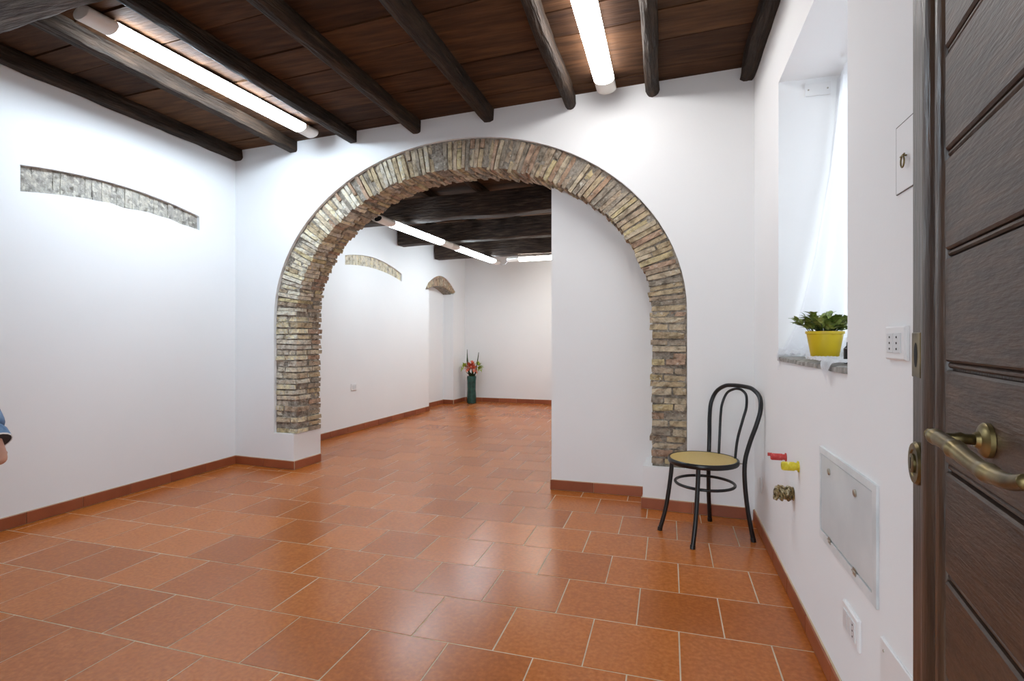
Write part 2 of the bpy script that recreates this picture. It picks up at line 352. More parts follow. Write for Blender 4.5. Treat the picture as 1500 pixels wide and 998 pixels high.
# front wall with the doorway the camera stands in, and the pier that carries the door
wf = slab('wall_front', [[(-3.83, 0), (-0.85, 0), (-0.85, 2.15), (0.245, 2.15), (0.245, 0), (0.53, 0), (0.53, 2.95), (-3.83, 2.95)]],
          (0, VF, 0), (1, 0, 0), (0, 0, 1), (0, 1, 0), 0.25)
b = MB().box((0.262, VF, 0), (0.53, 0.145, 2.15)); wp = b.build('wall_pier', 'plaster'); tag(wp, kind='structure')

# far room
N2 = arc_band(bs(5.515), bs(6.83), (2.158, 2.215, 2.085), (2.045, 2.075, 1.975))
R0, R1 = bs(7.66), bs(8.57)
na = 12
inner = [(R0 + (R1 - R0) * k / na, 1.93 + 0.10 * math.sin(PI * k / na)) for k in range(na + 1)]
outer3 = [(R0 - 0.12 + (R1 - R0 + 0.22) * k / na, 1.93 + 0.27 * math.sin(PI * (0.06 + 0.88 * k / na))) for k in range(na + 1)]
Lb = (BWL[1] - BWL[0]).length
rec = [(0, 0), (R0, 0), (R0, 1.93)] + [outer3[0]] + outer3[1:] + [(R1, 1.93), (R1, 0), (Lb, 0), (Lb, 2.95), (0, 2.95)]
rec[3] = (outer3[0][0], 1.93)
wbl = slab('wall_back_left', [rec, list(reversed(N2[0])) + N2[1]], BWL[0], bd, (0, 0, 1), bn, 0.07)
b = MB()
b.frame_box(BWL[0], bd, -bn, (0, 0, 1), (0, 0.0705, 0), (R0, 0.24, 2.95)); b.frame_box(BWL[0], bd, -bn, (0, 0, 1), (R1, 0.0705, 0), (Lb, 0.24, 2.95))
b.frame_box(BWL[0], bd, -bn, (0, 0, 1), (R0, 0.20, 0), (R1, 0.24, 2.95)); b.frame_box(BWL[0], bd, -bn, (0, 0, 1), (R0, 0.0705, 2.20), (R1, 0.20, 2.95))
b.build('wall_core', 'plaster', wbl)
b = MB(); vs = []
# plaster below the brick arch: the recess head
hd = [(R0, 1.93)] + inner[1:-1] + [(R1, 1.93)]
n_ = len(hd)
pts = [BWL[0] + bd * a + Vector((0, 0, z)) - bn * 0.05 for a, z in hd] + [BWL[0] + bd * a + Vector((0, 0, z)) - bn * 0.20 for a, z in hd]
pts += [BWL[0] + bd * a + Vector((0, 0, 2.2)) - bn * 0.075 for a, z in hd] + [BWL[0] + bd * a + Vector((0, 0, 2.2)) - bn * 0.20 for a, z in hd]
fs = []
for k in range(n_ - 1): fs += [(k, k + 1, n_ + k + 1, n_ + k), (k, 2 * n_ + k, 2 * n_ + k + 1, k + 1)]
b.add(pts, fs); b.build('recess_head', 'mortar', wbl)
wb = slab('wall_back', [[(-3.85, 0), (-0.75, 0), (-0.75, 2.95), (-3.85, 2.95)]], (0, VB, 0), (1, -0.02, 0), (0, 0, 1), (0, -1, 0), 0.15)
b = MB().box((PU, PV, 0), (-0.088, PV + 0.065, 2.95)); b.box((PU, PV + 0.10, 0), (PU + 0.10, VB, 2.95))
wpt = b.build('wall_partition', 'plaster'); tag(wpt, kind='structure')

# ------------------------------------------------------------------ floor
TA, TB, TV0 = 0.3307, 0.3279, 1.5125
rowfrac = {0: -2.4516, 1: -2.9364, 2: -2.4374, 3: -2.598, 4: -1.4355, 5: -0.6125}
rng = random.Random(3)
def clip(poly, a, b, c):                                  # keep a*u+b*v<=c
    out = []
    for k in range(len(poly)):
        p, q = poly[k], poly[(k + 1) % len(poly)]; dp = a * p[0] + b * p[1] - c; dq = a * q[0] + b * q[1] - c
        if dp <= 0: out.append(p)
        if (dp < 0 < dq) or (dq < 0 < dp): t = dp / (dp - dq); out.append((p[0] + (q[0] - p[0]) * t, p[1] + (q[1] - p[1]) * t))
    return out
def area(p): return 0.5 * sum(p[k][0] * p[(k + 1) % len(p)][1] - p[(k + 1) % len(p)][0] * p[k][1] for k in range(len(p)))
slope = AD.y / AD.x
b = MB().box((UL - 0.06, -0.5, -0.06), (0.54, VB + 0.09, -0.0009)); floor = b.build('floor', 'grout'); tag(floor, kind='structure')
tiles = []
for j in range(-6, 24):
    v0 = TV0 + j * TB
    u0 = rowfrac.get(j, None)
    if u0 is None: u0 = (0.62 if j % 2 == 0 else 0.14) * TA + rng.uniform(-.008, .008)
    fr = u0 % TA
    for i in range(-14, 4):
        a = fr + i * TA; g = 0.0024
        poly = [(a + g, v0 + g), (a + TA - g, v0 + g), (a + TA - g, v0 + TB - g), (a + g, v0 + TB - g)]
        cu, cv = a + TA / 2, v0 + TB / 2
        poly = clip(poly, -1, 0, -(UL + 0.001)); 
        poly = clip(poly, 0, -1, -(VF + 0.001)) if poly else poly
        poly = clip(poly, 0.02, 1, VB - 0.002) if poly else poly
        if not poly: continue
        right_out, left_out = a > -0.17, a + TA < -3.14
        under = a < PU < a + TA
        if cv < vA(cu) + (0.16 if right_out or left_out else 0.30):
            poly = clip(poly, 1, 0, UR - 0.001)
            if (right_out or left_out) and poly: poly = clip(poly, -slope, 1, AL.y - slope * AL.x - 0.001)
            if poly and a > PU: poly = clip(poly, 0, 1, PV - 0.001)
        else:
            if a > PU: continue
            if left_out: poly = clip(poly, slope, -1, -(AL.y - slope * AL.x + AT + 0.002))
            if poly and cv > PV + 0.3: poly = clip(poly, 1, 0, PU - 0.001)
        if len(poly) < 3 or area(poly) < 0.0012: continue
        cu = sum(p[0] for p in poly) / len(poly); cv = sum(p[1] for p in poly) / len(poly)
        yc = -cu * ST + cv * CT; xc = cu * CT + cv * ST
        vis = yc > 0.3 and -60 < CX + F * xc / yc < 1560 and HY + F * CH / yc < 1060
        if cv > 4.0 and xc / yc > 0.085: vis = False
        tiles.append((0 if vis else 1, yc, poly, cu, cv))
tiles.sort(key=lambda t: (t[0], t[1]))
rest = MB(); cnt = 0
for vis, yc, poly, cu, cv in tiles:
    dz = rng.uniform(-.0004, .0004)
    if vis == 0 and cnt < 300:
        cnt += 1
        o = MB().prism(poly, -0.008, dz, 0.0012, 0.0010).build('tile', 'tile', floor, origin=(cu, cv, 0))
        o.rotation_euler = (rng.uniform(-.0016, .0016), rng.uniform(-.0016, .0016), 0)
    else: rest.prism(poly, -0.008, dz, 0.0012, 0.0010)
if rest.v: tag(rest.build('tile_rest', 'tile', floor), kind='stuff')
b = MB().box((-5.0, -4.0, -0.2), (3.0, -0.5, -0.05)); g = b.build('ground', 'paving'); tag(g, kind='structure')

# ------------------------------------------------------------------ skirting tiles
def skirting(name, runs, hgt=0.075, th=0.011):
    """runs: (start, end, inward normal); every tile its own piece on a thin bed of grout"""
    base = MB(); pcs = []
    for p0, p1, nr in runs:
        p0, p1, nr = Vector((*p0, 0)), Vector((*p1, 0)), Vector((*nr, 0)); d = p1 - p0; ln = d.length; d.normalize()
        base.frame_box(p0, d, nr, (0, 0, 1), (0, 0.0003, 0.0005), (ln, 0.006, hgt + 0.003))
        x = 0
        while x < ln - 0.01:
            x1 = min(x + 0.33, ln)
            if ln - x1 < 0.05: x1 = ln
            pcs.append(MB().frame_box(p0, d, nr, (0, 0, 1), (x + 0.0012, 0.004, 0.003), (x1 - 0.0012, th, hgt), 0.0025)); x = x1
    ob = base.build(name, 'grout'); tag(ob, kind='structure')
    for p in pcs: p.build('tile', 'skirt', ob)
AN2 = (-AN.x, -AN.y)
def p2(s, off=0.0): q = P(s, 0, off); return (q.x, q.y)
skirting('baseboard_left', [((UL, 3.92), (UL, 0.0), (1, 0))])
skirting('baseboard_arch', [(p2(0.012), p2(PLL + 0.011), AN2), (p2(PLL), p2(PLL, AT), (AD.x, AD.y)),
                            (p2(PLR - 0.011), p2(4.33), AN2), (p2(PLR, 0.26), p2(PLR), (-AD.x, -AD.y))])
skirting('baseboard_right', [((UR, 3.61), (UR, 0.16), (-1, 0))])
skirting('baseboard_partition', [((PU - 0.008, PV), (-0.166, PV), (0, -1))])
def bw(a, off=0.0): q = BWL[0] + bd * a - bn * off; return (q.x, q.y)
skirting('baseboard_back', [(bw(0.02), bw(R0), (bn.x, bn.y)), (bw(R0, 0.20), bw(R1, 0.20), (bn.x, bn.y)), (bw(R1, 0.20), bw(R1), (-bd.x, -bd.y)), (bw(R1), bw(bs(9.055)), (bn.x, bn.y)),
                            ((-3.59, VB + 0.0715), (PU, VB + 0.017), (0, -1))])

# ------------------------------------------------------------------ ceilings
def vplank(k): return k                                   # distance in front of the arch wall
b = MB().box((UL - 0.05, VF - 0.2, 2.915), (0.56, 4.0, 2.95)); ceil = b.build('ceiling', 'gap'); tag(ceil, kind='structure')
beam_u = []
for s_, w_ in ((0.025, 0.10), (0.682, 0.080), (1.307, 0.075), (1.905, 0.080), (2.528, 0.090), (3.163, 0.080), (3.733, 0.088), (4.345, 0.090)):
    q = P(s_, 0); beam_u.append((q.x, w_))
rng = random.Random(11)
for i in range(len(beam_u) - 1):
    ua, ub = beam_u[i][0], beam_u[i + 1][0]
    k = -0.02 - rng.uniform(0, 0.02); first = True
    while k < 4.1:
        w = rng.uniform(0.22, 0.34) if not first else rng.uniform(0.16, 0.26); first = False
        g = rng.uniform(0.006, 0.013); zz = ZC + rng.uniform(-0.004, 0.006)
        def vv(u, kk): return vA(u) - kk
        k1 = k + w
        sk = rng.uniform(-.006, .006)
        poly = [(ua + 0.002, vv(ua, k1 - g + sk)), (ub - 0.002, vv(ub, k1 - g - sk)), (ub - 0.002, vv(ub, k)), (ua + 0.002, vv(ua, k))]
        if min(p[1] for p in poly) < VF - 0.1: break
        MB().prism([(p[0], p[1]) for p in poly], zz, zz + 0.022).build('plank', 'plank', ceil, origin=((ua + ub) / 2, vv((ua + ub) / 2, k + w / 2), zz))
        k = k1

def timber(p0, p1, w, hgt, seed, mat, jit=0.006, round_=0.25, n=26, wob=0.01):
    """rough-hewn beam: rings of a rounded rectangle with uneven edges; p0,p1 = bottom centre line"""
    p0, p1 = Vector(p0), Vector(p1); d = (p1 - p0).normalized(); sd = d.cross(Vector((0, 0, 1))).normalized(); r = random.Random(seed)
    prof = []
    rr = round_ * min(w, hgt)
    for cx_, cz_, a0 in ((w / 2 - rr, rr, -90), (w / 2 - rr, hgt - rr * .2, 0), (-w / 2 + rr, hgt - rr * .2, 90), (-w / 2 + rr, rr, 180)):
        rz = rr if cz_ == rr else rr * .2
        for q in range(4): a = math.radians(a0 + 30 * q); prof.append((cx_ + rr * math.cos(a), cz_ + rz * math.sin(a)))
    N = len(prof); b = MB(); vs = []; fs = []
    sx, sz = r.uniform(0, 50), r.uniform(0, 50)
    ln = (p1 - p0).length
    for i in range(n + 1):
        t = i / n; c = p0.lerp(p1, t)
        ox = wob * mnoise.noise((sx, t * ln * 1.3, 0)); oz = wob * 0.6 * mnoise.noise((sz, t * ln * 1.6, 4))
        for k, (x, z) in enumerate(prof):
            jx = jit * mnoise.noise((sx + k * 1.7, t * ln * 4, 1)) + jit * .5 * mnoise.noise((sz + k * 2.3, t * ln * 13, 7)); jz = jit * mnoise.noise((sz + k * 1.3, t * ln * 4, 2))
            if z > hgt * 0.8: jz = 0; oz2 = 0
            else: oz2 = oz
            vs.append(c + sd * (x + ox + jx) + Vector((0, 0, z + oz2 + jz)))
    for i in range(n):
        for k in range(N): fs.append((i * N + k, i * N + (k + 1) % N, (i + 1) * N + (k + 1) % N, (i + 1) * N + k))
    fs += [tuple(range(N - 1, -1, -1)), tuple(n * N + k for k in range(N))]
    b.add(vs, fs)
    org = p0.lerp(p1, 0.5)
    return b, org
labels = ['dark rough joist lying along the top of the white left wall',
          'dark joist beside the cool white tube light, nearer the left wall',
          'dark joist beside the cool white tube light, towards the arch crown',
          'dark joist ending above the left haunch of the brick arch',
          'dark joist ending above the crown of the brick arch',
          'dark round-edged joist beside the neutral white tube light on its arch crown side',
          'knotty brown log-like joist between the neutral tube light and the window wall',
          'rough flaking joist lying along the top of the window wall']
for i, (u, w) in enumerate(beam_u):
    rnd = (0.3, 0.12, 0.2, 0.3, 0.3, 0.45, 0.48, 0.4)[i]
    hh = ZC + 0.004 - 2.783
    uu = u + (0.022 if i == 0 else (-0.018 if i == 7 else 0))
    bm_, org = timber((uu, VF + 0.01, 2.783), (uu, vA(uu) - 0.001, 2.783), w, hh, 40 + i, 'beam', jit=0.012 if i in (0, 7) else 0.006, round_=rnd, wob=0.022 if i in (5, 6) else 0.010, n=60)
    o = bm_.build('ceiling_joist', 'beam', origin=org); smooth_auto(o, 0.9)
    tag(o, labels[i], 'beam', 'joists of the front room ceiling')
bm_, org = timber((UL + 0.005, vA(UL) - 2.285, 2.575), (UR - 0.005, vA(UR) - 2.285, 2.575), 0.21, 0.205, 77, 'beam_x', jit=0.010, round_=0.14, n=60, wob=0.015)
o = bm_.build('cross_beam', 'beam_lit', origin=org); smooth_auto(o, 0.9); tag(o, 'thick beam in lamplit grey crossing beneath the joists of the front room', 'beam')

# far room ceiling
b = MB().box((-3.9, 4.0, ZB + 0.035), (-0.7, VB + 0.1, 2.95)); ceil2 = b.build('ceiling_back', 'gap'); tag(ceil2, kind='structure')
ju = [-3.66, -3.22, -2.58, -1.95, -1.32, -0.90]
for i in range(len(ju) - 1):
    v = vA(ju[i]) + AT + 0.005
    while v < VB - 0.05:
        w = rng.uniform(0.24, 0.34); v1 = min(v + w, VB - 0.005); zz = ZB + rng.uniform(-.003, .006)
        MB().box((ju[i], v, zz), (ju[i + 1], v1 - 0.006, zz + 0.022)).build('plank', 'plank', ceil2, origin=((ju[i] + ju[i + 1]) / 2, v, zz)); v = v1
for i, u in enumerate(ju[1:5]):
    bm_, org = timber((u, vA(u) + AT + 0.005, 2.725), (u, VB - 0.005, 2.725), 0.085, ZB - 2.725 + 0.003, 90 + i, 'beam', n=50)
    o = bm_.build('ceiling_joist', 'beam', origin=org); smooth_auto(o, 0.9); tag(o, ('slim brown far-room joist nearest its left wall', 'slim brown far-room joist above the white tube lights', 'slim brown far-room joist above the middle of the passage', 'slim brown far-room joist nearest the white partition')[i], 'beam', 'joists of the far room ceiling')
for i, (v0, zb, lab) in enumerate(((5.42, 2.48, 'heavy dark beam crossing the far room just behind the brick arch'), (6.66, 2.47, 'heavy dark beam crossing the middle of the far room'), (7.80, 2.44, 'heavy dark beam in the far room carrying the warm tube light'))):
    u0 = -3.70 + 0.04 * i
    bm_, org = timber((u0 + 0.005, v0 + 0.08, zb), (PU - 0.003, v0 - 0.10, zb), 0.17, 2.725 - zb + 0.002, 120 + i, 'beam_x', n=40, round_=0.12, wob=0.02, jit=0.008)
    o = bm_.build('ceiling_beam', 'beam_x', origin=org); smooth_auto(o, 0.9); tag(o, lab, 'beam', 'heavy beams of the far room')

# ------------------------------------------------------------------ tube lights
def tube_light(p0, p1, lit, label, cap=0.15, w=0.132, hgt=0.074, open_end=False):
    p0, p1 = Vector(p0), Vector(p1); d = (p1 - p0); ln = d.length; d.normalize(); sd = d.cross(Vector((0, 0, 1))).normalized(); up = Vector((0, 0, 1))
    root = empty('tube_light', p0.lerp(p1, 0.5)); tag(root, label, 'lamp', 'tube lights under the ceilings')
    n = 24
    def ring(t, k=1.0): return [p0 + d * t + sd * (math.cos(2 * PI * q / n) * w / 2 * k) + up * (math.sin(2 * PI * q / n) * hgt / 2 * k) for q in range(n)]
    def loft(stations, close0=True, close1=True):
        b = MB(); vs = []; fs = []
        for t, k in stations: vs += ring(t, k)
        for i in range(len(stations) - 1):
            for q in range(n): fs.append((i * n + q, i * n + (q + 1) % n, (i + 1) * n + (q + 1) % n, (i + 1) * n + q))
        if close0: fs.append(tuple(range(n - 1, -1, -1)))
        if close1: fs.append(tuple((len(stations) - 1) * n + q for q in range(n)))
        return b.add(vs, fs)
    org = Vector(root.location)
    def mk(b, nm, mt, sm=True):
        o = b.build(nm, mt, origin=org); attach(o, root); smooth_auto(o, 0.9); return o
    if open_end:
        c0 = mk(loft([(0.035, 0.80), (0, 0.86), (0, 1.0), (cap, 1.0)]), 'end_cap', 'fixture')
        hol = mk(loft([(0.034, 0.79), (0.033, 0.84)]), 'cap_hollow', 'hole')
    else: c0 = mk(loft([(0, 0.90), (0.006, 1.0), (cap, 1.0)]), 'end_cap', 'fixture')
    mk(loft([(cap + 0.0005, 0.985), (ln - cap - 0.0005, 0.985)]), 'diffuser', lit)
    mk(loft([(ln - cap, 1.0), (ln - 0.006, 1.0), (ln, 0.90)]), 'end_cap', 'fixture')
    hs = MB()
    na_ = 12; a0 = math.radians(28); vs = []; fs = []
    for t in (cap + 0.001, ln - cap - 0.001):
        for kk in (1.0, 0.99):
            for q in range(na_ + 1): a = a0 + (PI - 2 * a0) * q / na_; vs.append(p0 + d * t + sd * (math.cos(a) * w / 2 * kk) + up * (math.sin(a) * hgt / 2 * kk))
    m1 = na_ + 1
    for q in range(na_): fs += [(q, q + 1, 2 * m1 + q + 1, 2 * m1 + q), (m1 + q, 3 * m1 + q, 3 * m1 + q + 1, m1 + q + 1), (q, m1 + q, m1 + q + 1, q + 1), (2 * m1 + q, 2 * m1 + q + 1, 3 * m1 + q + 1, 3 * m1 + q)]
    fs += [(0, 2 * m1, 3 * m1, m1), (na_, m1 + na_, 3 * m1 + na_, 2 * m1 + na_)]
    hs.add(vs, fs); mk(hs, 'housing', 'fixture')
    return root
tube_light((-2.915, 1.975, 2.840), (-2.81, 3.69, 2.840), 'cool', 'cool bluish-white tube light between two joists near the left wall')
tube_light((-0.405, 1.88, 2.840), (-0.400, 3.60, 2.840), 'warm', 'neutral white tube light between joists right of the arch crown')
tube_light((-2.875, 4.80, 2.392), (-2.785, 6.46, 2.392), 'backcool', 'white tube light with open dark end just behind the brick arch', 0.26, open_end=True)
tube_light((-2.784, 6.465, 2.392), (-2.67, 8.14, 2.392), 'backcool', 'white tube light joined end to end behind another, pointing at the far wall', 0.2)
tube_light((-2.40, 7.86, 2.385), (-0.90, 7.74, 2.385), 'backwarm', 'warm tube light fixed crosswise under the last heavy beam', 0.2)
c = MB().tube([(-2.669, 8.147, 2.39), (-2.592, 8.150, 2.35), (-2.50, 8.05, 2.345), (-2.42, 7.90, 2.36), (-2.406, 7.864, 2.385)], 0.004, 6)
tag(c.build('lamp_cable', 'plastic2', smooth=True), 'thin cable looping between two tube lights in the far room', 'cable')

# ------------------------------------------------------------------ brick arch
arch = empty('brick_arch', (P(SC, 0, AT / 2))); tag(arch, 'exposed old brick arch with two legs standing on white plinths', 'arch')
AO = Vector(arch.location)
def jbox(seed, nx=3, ny=2, nz=1, j=0.06):
    """uneven unit block -0.5..0.5 made of a few quads (44 triangles)"""
    r = random.Random(seed); idx = {}; vs = []; fs = []
    def V(i, jx, k):
        key = (i, jx, k)
        if key not in idx:
            p = [i / nx - .5, jx / ny - .5, k / nz - .5]
            ed = (i in (0, nx)) + (jx in (0, ny)) + (k in (0, nz))
            sh = 0.93 if ed >= 3 else (0.975 if ed == 2 else 1.0)
            p = [q * sh + r.uniform(-j, j) * (0.55, 1.0, 1.6)[a] * 0.6 for a, q in enumerate(p)]
            idx[key] = len(vs); vs.append(p)
        return idx[key]
    for k in (0, nz):
        for i in range(nx):
            for q in range(ny): fs.append((V(i, q, k), V(i + 1, q, k), V(i + 1, q + 1, k), V(i, q + 1, k)))
    for q in (0, ny):
        for i in range(nx):
            for k in range(nz): fs.append((V(i, q, k), V(i + 1, q, k), V(i + 1, q, k + 1), V(i, q, k + 1)))
    for i in (0, nx):
        for q in range(ny):
            for k in range(nz): fs.append((V(i, q, k), V(i, q + 1, k), V(i, q + 1, k + 1), V(i, q, k + 1)))
    return vs, fs
variants = []
for i in range(16):
    vs, fs = jbox(200 + i); me = bpy.data.meshes.new('brick'); me.from_pydata(vs, [], fs)
    bm = bmesh.new(); bm.from_mesh(me); bmesh.ops.recalc_face_normals(bm, faces=bm.faces); bm.to_mesh(me); bm.free()
    variants.append((me, vs, fs))
vmesh = {}
def brick_mesh(i, mat):
    if (i, mat) not in vmesh:
        me = variants[i][0].copy(); me.materials.clear(); me.materials.append(M[mat]); vmesh[(i, mat)] = me
    return vmesh[(i, mat)]
brick_n = 0
def place_brick(parent, porg, c, ex, ey, ez, dims, mat, rng, as_obj=True, stuff=None):
    """ex,ey,ez: unit axes (length, depth, thickness)"""
    i = rng.randrange(16)
    R = Matrix((ex, ey, ez)).transposed()
    if rng.random() < .5: R = R @ Matrix(((-1, 0, 0), (0, 1, 0), (0, 0, -1)))
    if as_obj:
        o = bpy.data.objects.new('brick', brick_mesh(i, mat)); col.objects.link(o); o.parent = parent
        Mx = R.to_4x4() @ Matrix.Diagonal((*dims, 1)); Mx.translation = Vector(c) - porg; o.matrix_local = Mx
        return o
    vs = [R @ Vector((p[0] * dims[0], p[1] * dims[1], p[2] * dims[2])) + Vector(c) for p in variants[i][1]]
    stuff.add(vs, variants[i][2])
# centre-line of the ring: left leg up, around, right leg down, as (int point, ext point)
path = []
z = PZL
seq = []
for k in range(60): seq.append(((SC - IA, PZL + (ZS - PZL) * k / 60), (SC - EA, PZL + (ZS - PZL) * k / 60)))
for k in range(241):
    t = PI * k / 240; seq.append(((SC - IA * math.cos(t), ZS + IB * math.sin(t)), (SC - EA * math.cos(t), ZS + EB * math.sin(t))))
for k in range(1, 61): seq.append(((SC + IA, ZS + (PZR - ZS) * k / 60), (SC + EA, ZS + (PZR - ZS) * k / 60)))
mid = [((a[0] + b[0]) / 2, (a[1] + b[1]) / 2) for a, b in seq]
cum = [0]
for k in range(1, len(mid)): cum.append(cum[-1] + math.hypot(mid[k][0] - mid[k - 1][0], mid[k][1] - mid[k - 1][1]))
def at(d):
    d = max(0, min(cum[-1] - 1e-6, d)); k = 0
    lo, hi = 0, len(cum) - 1
    while hi - lo > 1:
        m_ = (lo + hi) // 2
        if cum[m_] <= d: lo = m_
        else: hi = m_
    t = (d - cum[lo]) / max(1e-9, cum[hi] - cum[lo])
    f = lambda A, B: (A[0] + (B[0] - A[0]) * t, A[1] + (B[1] - A[1]) * t)
    return f(seq[lo][0], seq[hi][0]), f(seq[lo][1], seq[hi][1])
# mortar body
mb = MB(); vs = []; fs = []
F0, F1 = 0.030, AT - 0.025
for k, (a, b_) in enumerate(seq):
    ca = Vector((b_[0] - a[0], b_[1] - a[1])).normalized() * 0.010
    for off in (F0, F1):
        vs.append(P(a[0] + ca.x, a[1] + ca.y, off)); vs.append(P(b_[0], b_[1], off))
for k in range(len(seq) - 1):
    o0, o1 = 4 * k, 4 * (k + 1)
    fs += [(o0, o0 + 1, o1 + 1, o1), (o0 + 2, o1 + 2, o1 + 3, o0 + 3), (o0, o1, o1 + 2, o0 + 2), (o0 + 1, o0 + 3, o1 + 3, o1 + 1)]
fs += [(0, 2, 3, 1), tuple(4 * (len(seq) - 1) + q for q in (0, 1, 3, 2))]
o = mb.add(vs, fs).build('mortar', 'mortar', origin=AO); attach(o, arch)
rng = random.Random(21)
stuff = MB(); total = cum[-1]; d = 0.004; nobj = 0
while d < total - 0.02:
    lg = at(d)[0][1] < ZS - 0.02
    th = rng.uniform(0.034, 0.047) if lg else rng.uniform(0.026, 0.037); gap = rng.uniform(0.007, 0.012) if lg else rng.uniform(0.005, 0.009)
    if d + th > total: th = total - d
    a, b_ = at(d + th / 2); ra = Vector((b_[0] - a[0], b_[1] - a[1])); L_ = ra.length; ra.normalize()
    tilt = rng.uniform(-.035, .035); ra = Vector((ra.x * math.cos(tilt) - ra.y * math.sin(tilt), ra.x * math.sin(tilt) + ra.y * math.cos(tilt)))
    ex = (AD * ra.x + Vector((0, 0, 1)) * ra.y); ey = AN.copy(); ez = ex.cross(ey)
    pos = d / total
    leg = a[1] < ZS
    # face course: whole brick or two pieces
    pale = max(0.0, 1.0 - max(0.0, pos - 0.10) / 0.42) if pos > 0.05 else 0.75  # pale share fades rightwards: some limewash, mostly tube light painted in
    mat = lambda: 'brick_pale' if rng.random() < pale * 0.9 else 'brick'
    psplit = 0.75 if leg else 0.28
    cut = rng.uniform(0.3, 0.7) if rng.random() < psplit else None
    spans = [(0.0, 1.0)] if cut is None else [(0.0, cut - 0.012), (cut + 0.012, 1.0)]
    depth = rng.choice((0.13, 0.15, 0.19))
    for s0, s1 in spans:
        if rng.random() < 0.035: continue
        l0, l1 = s0 * L_, s1 * L_
        if s0 == 0: l0 -= rng.uniform(-0.006, 0.018)
        if s1 == 1: l1 -= rng.uniform(0.001, 0.010)
        off0 = 0.016 + rng.uniform(-.007, .010)
        c = P(a[0] + ra.x * (l0 + l1) / 2, a[1] + ra.y * (l0 + l1) / 2, off0 + depth / 2)
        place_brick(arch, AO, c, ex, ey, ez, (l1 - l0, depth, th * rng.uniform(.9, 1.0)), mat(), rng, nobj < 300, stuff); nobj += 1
    # the soffit behind it: one or two more bricks
    y = 0.016 + depth + 0.010; ends = [F1 + 0.02] if F1 + 0.02 - y < 0.20 or rng.random() < .6 else [y + 0.08, F1 + 0.02]
    right_hidden = a[0] > 3.0
    for e in ends:
        l0, l1 = -rng.uniform(-0.006, 0.018), L_ * 0.97
        c = P(a[0] + ra.x * (l0 + l1) / 2, a[1] + ra.y * (l0 + l1) / 2, (y + e) / 2)
        as_o = (not right_hidden) and nobj < 296 and d > 0
        place_brick(arch, AO, c, ex, ey, ez, (l1 - l0, e - y, th * rng.uniform(.88, 1.0)), 'brick', rng, False, stuff)
        y = e + 0.009
    d += th + gap
so = stuff.build('brick_rest', 'brick', origin=AO, recalc=False); attach(so, arch); tag(so, kind='stuff')

# bricks showing in the wall slots
def niche(name, label, top, bot, Pf, dirv, nrm, n, seed, depth0, ccol='rubble', fan=0.0):
    rng = random.Random(seed); root = empty(name, Pf(*bot[len(bot) // 2])); tag(root, label, 'brickwork'); O = Vector(root.location)
    m = len(top) - 1
    def ip(l, t): k = min(int(t * m), m - 1); f = t * m - k; return (l[k][0] + (l[k + 1][0] - l[k][0]) * f, l[k][1] + (l[k + 1][1] - l[k][1]) * f)
    t = 0.002
    ws = [rng.uniform(.6, 1.4) for _ in range(n)]; S = sum(ws)
    for w in ws:
        w = w / S * 0.996; tm = t + w / 2; a, b_ = ip(bot, tm), ip(top, tm); l = ip(top, t); r = ip(top, t + w); wd = abs(r[0] - l[0]) * 0.93
        ez_ = Vector((0, 0, 1)); ex_ = dirv
        lean = fan * (tm - 0.5)
        axl = (ez_ * math.cos(lean) + ex_ * math.sin(lean)); axw = axl.cross(nrm) 
        ctr = Pf((a[0] + b_[0]) / 2, (a[1] + b_[1]) / 2) - nrm * (depth0 + 0.02 + rng.uniform(-.006, .006))
        place_brick(root, O, ctr, axl, nrm, axw, (abs(b_[1] - a[1]) * rng.uniform(0.97, 1.05), 0.04, wd), ccol, rng)
        t += w
    bed = MB(); nx_, nz2 = 80, 8
    for i in range(nx_ + 1):
        a, b_ = ip(bot, min(i / nx_, 0.99999)), ip(top, min(i / nx_, 0.99999))
        for k in range(nz2 + 1):
            f = k / nz2; q = Pf(a[0] + (b_[0] - a[0]) * f, a[1] + (b_[1] - a[1]) * f); nzv = mnoise.noise(q * 24 + Vector((seed, 0, 0))) + 0.5 * mnoise.noise(q * 60)
            bed.v.append(q - nrm * (depth0 + 0.004 - 0.010 * nzv))
    for i in range(nx_):
        for k in range(nz2): q = i * (nz2 + 1) + k; bed.f.append((q, q + nz2 + 1, q + nz2 + 2, q + 1))
    o = bed.build('mortar_bed', ccol, origin=O, smooth=True); attach(o, root)
    return root
niche('brick_band', 'long grey limewashed brick band set into the front room left wall', N1[0], N1[1], lambda a, z: Vector((UL, a, z)), Vector((0, 1, 0)), Vector((1, 0, 0)), 24, 31, 0.026)
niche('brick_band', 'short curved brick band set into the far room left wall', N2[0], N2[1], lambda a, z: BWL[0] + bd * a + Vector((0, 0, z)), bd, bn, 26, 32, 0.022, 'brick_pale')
niche('brick_band', 'small brick arch over the shallow white recess near the flowers', outer3, [(outer3[0][0] + (outer3[-1][0] - outer3[0][0]) * k / na, (inner[k][1] - 0.0)) for k in range(na + 1)], lambda a, z: BWL[0] + bd * a + Vector((0, 0, z)), bd, bn, 18, 33, 0.012, 'brick', fan=0.9)

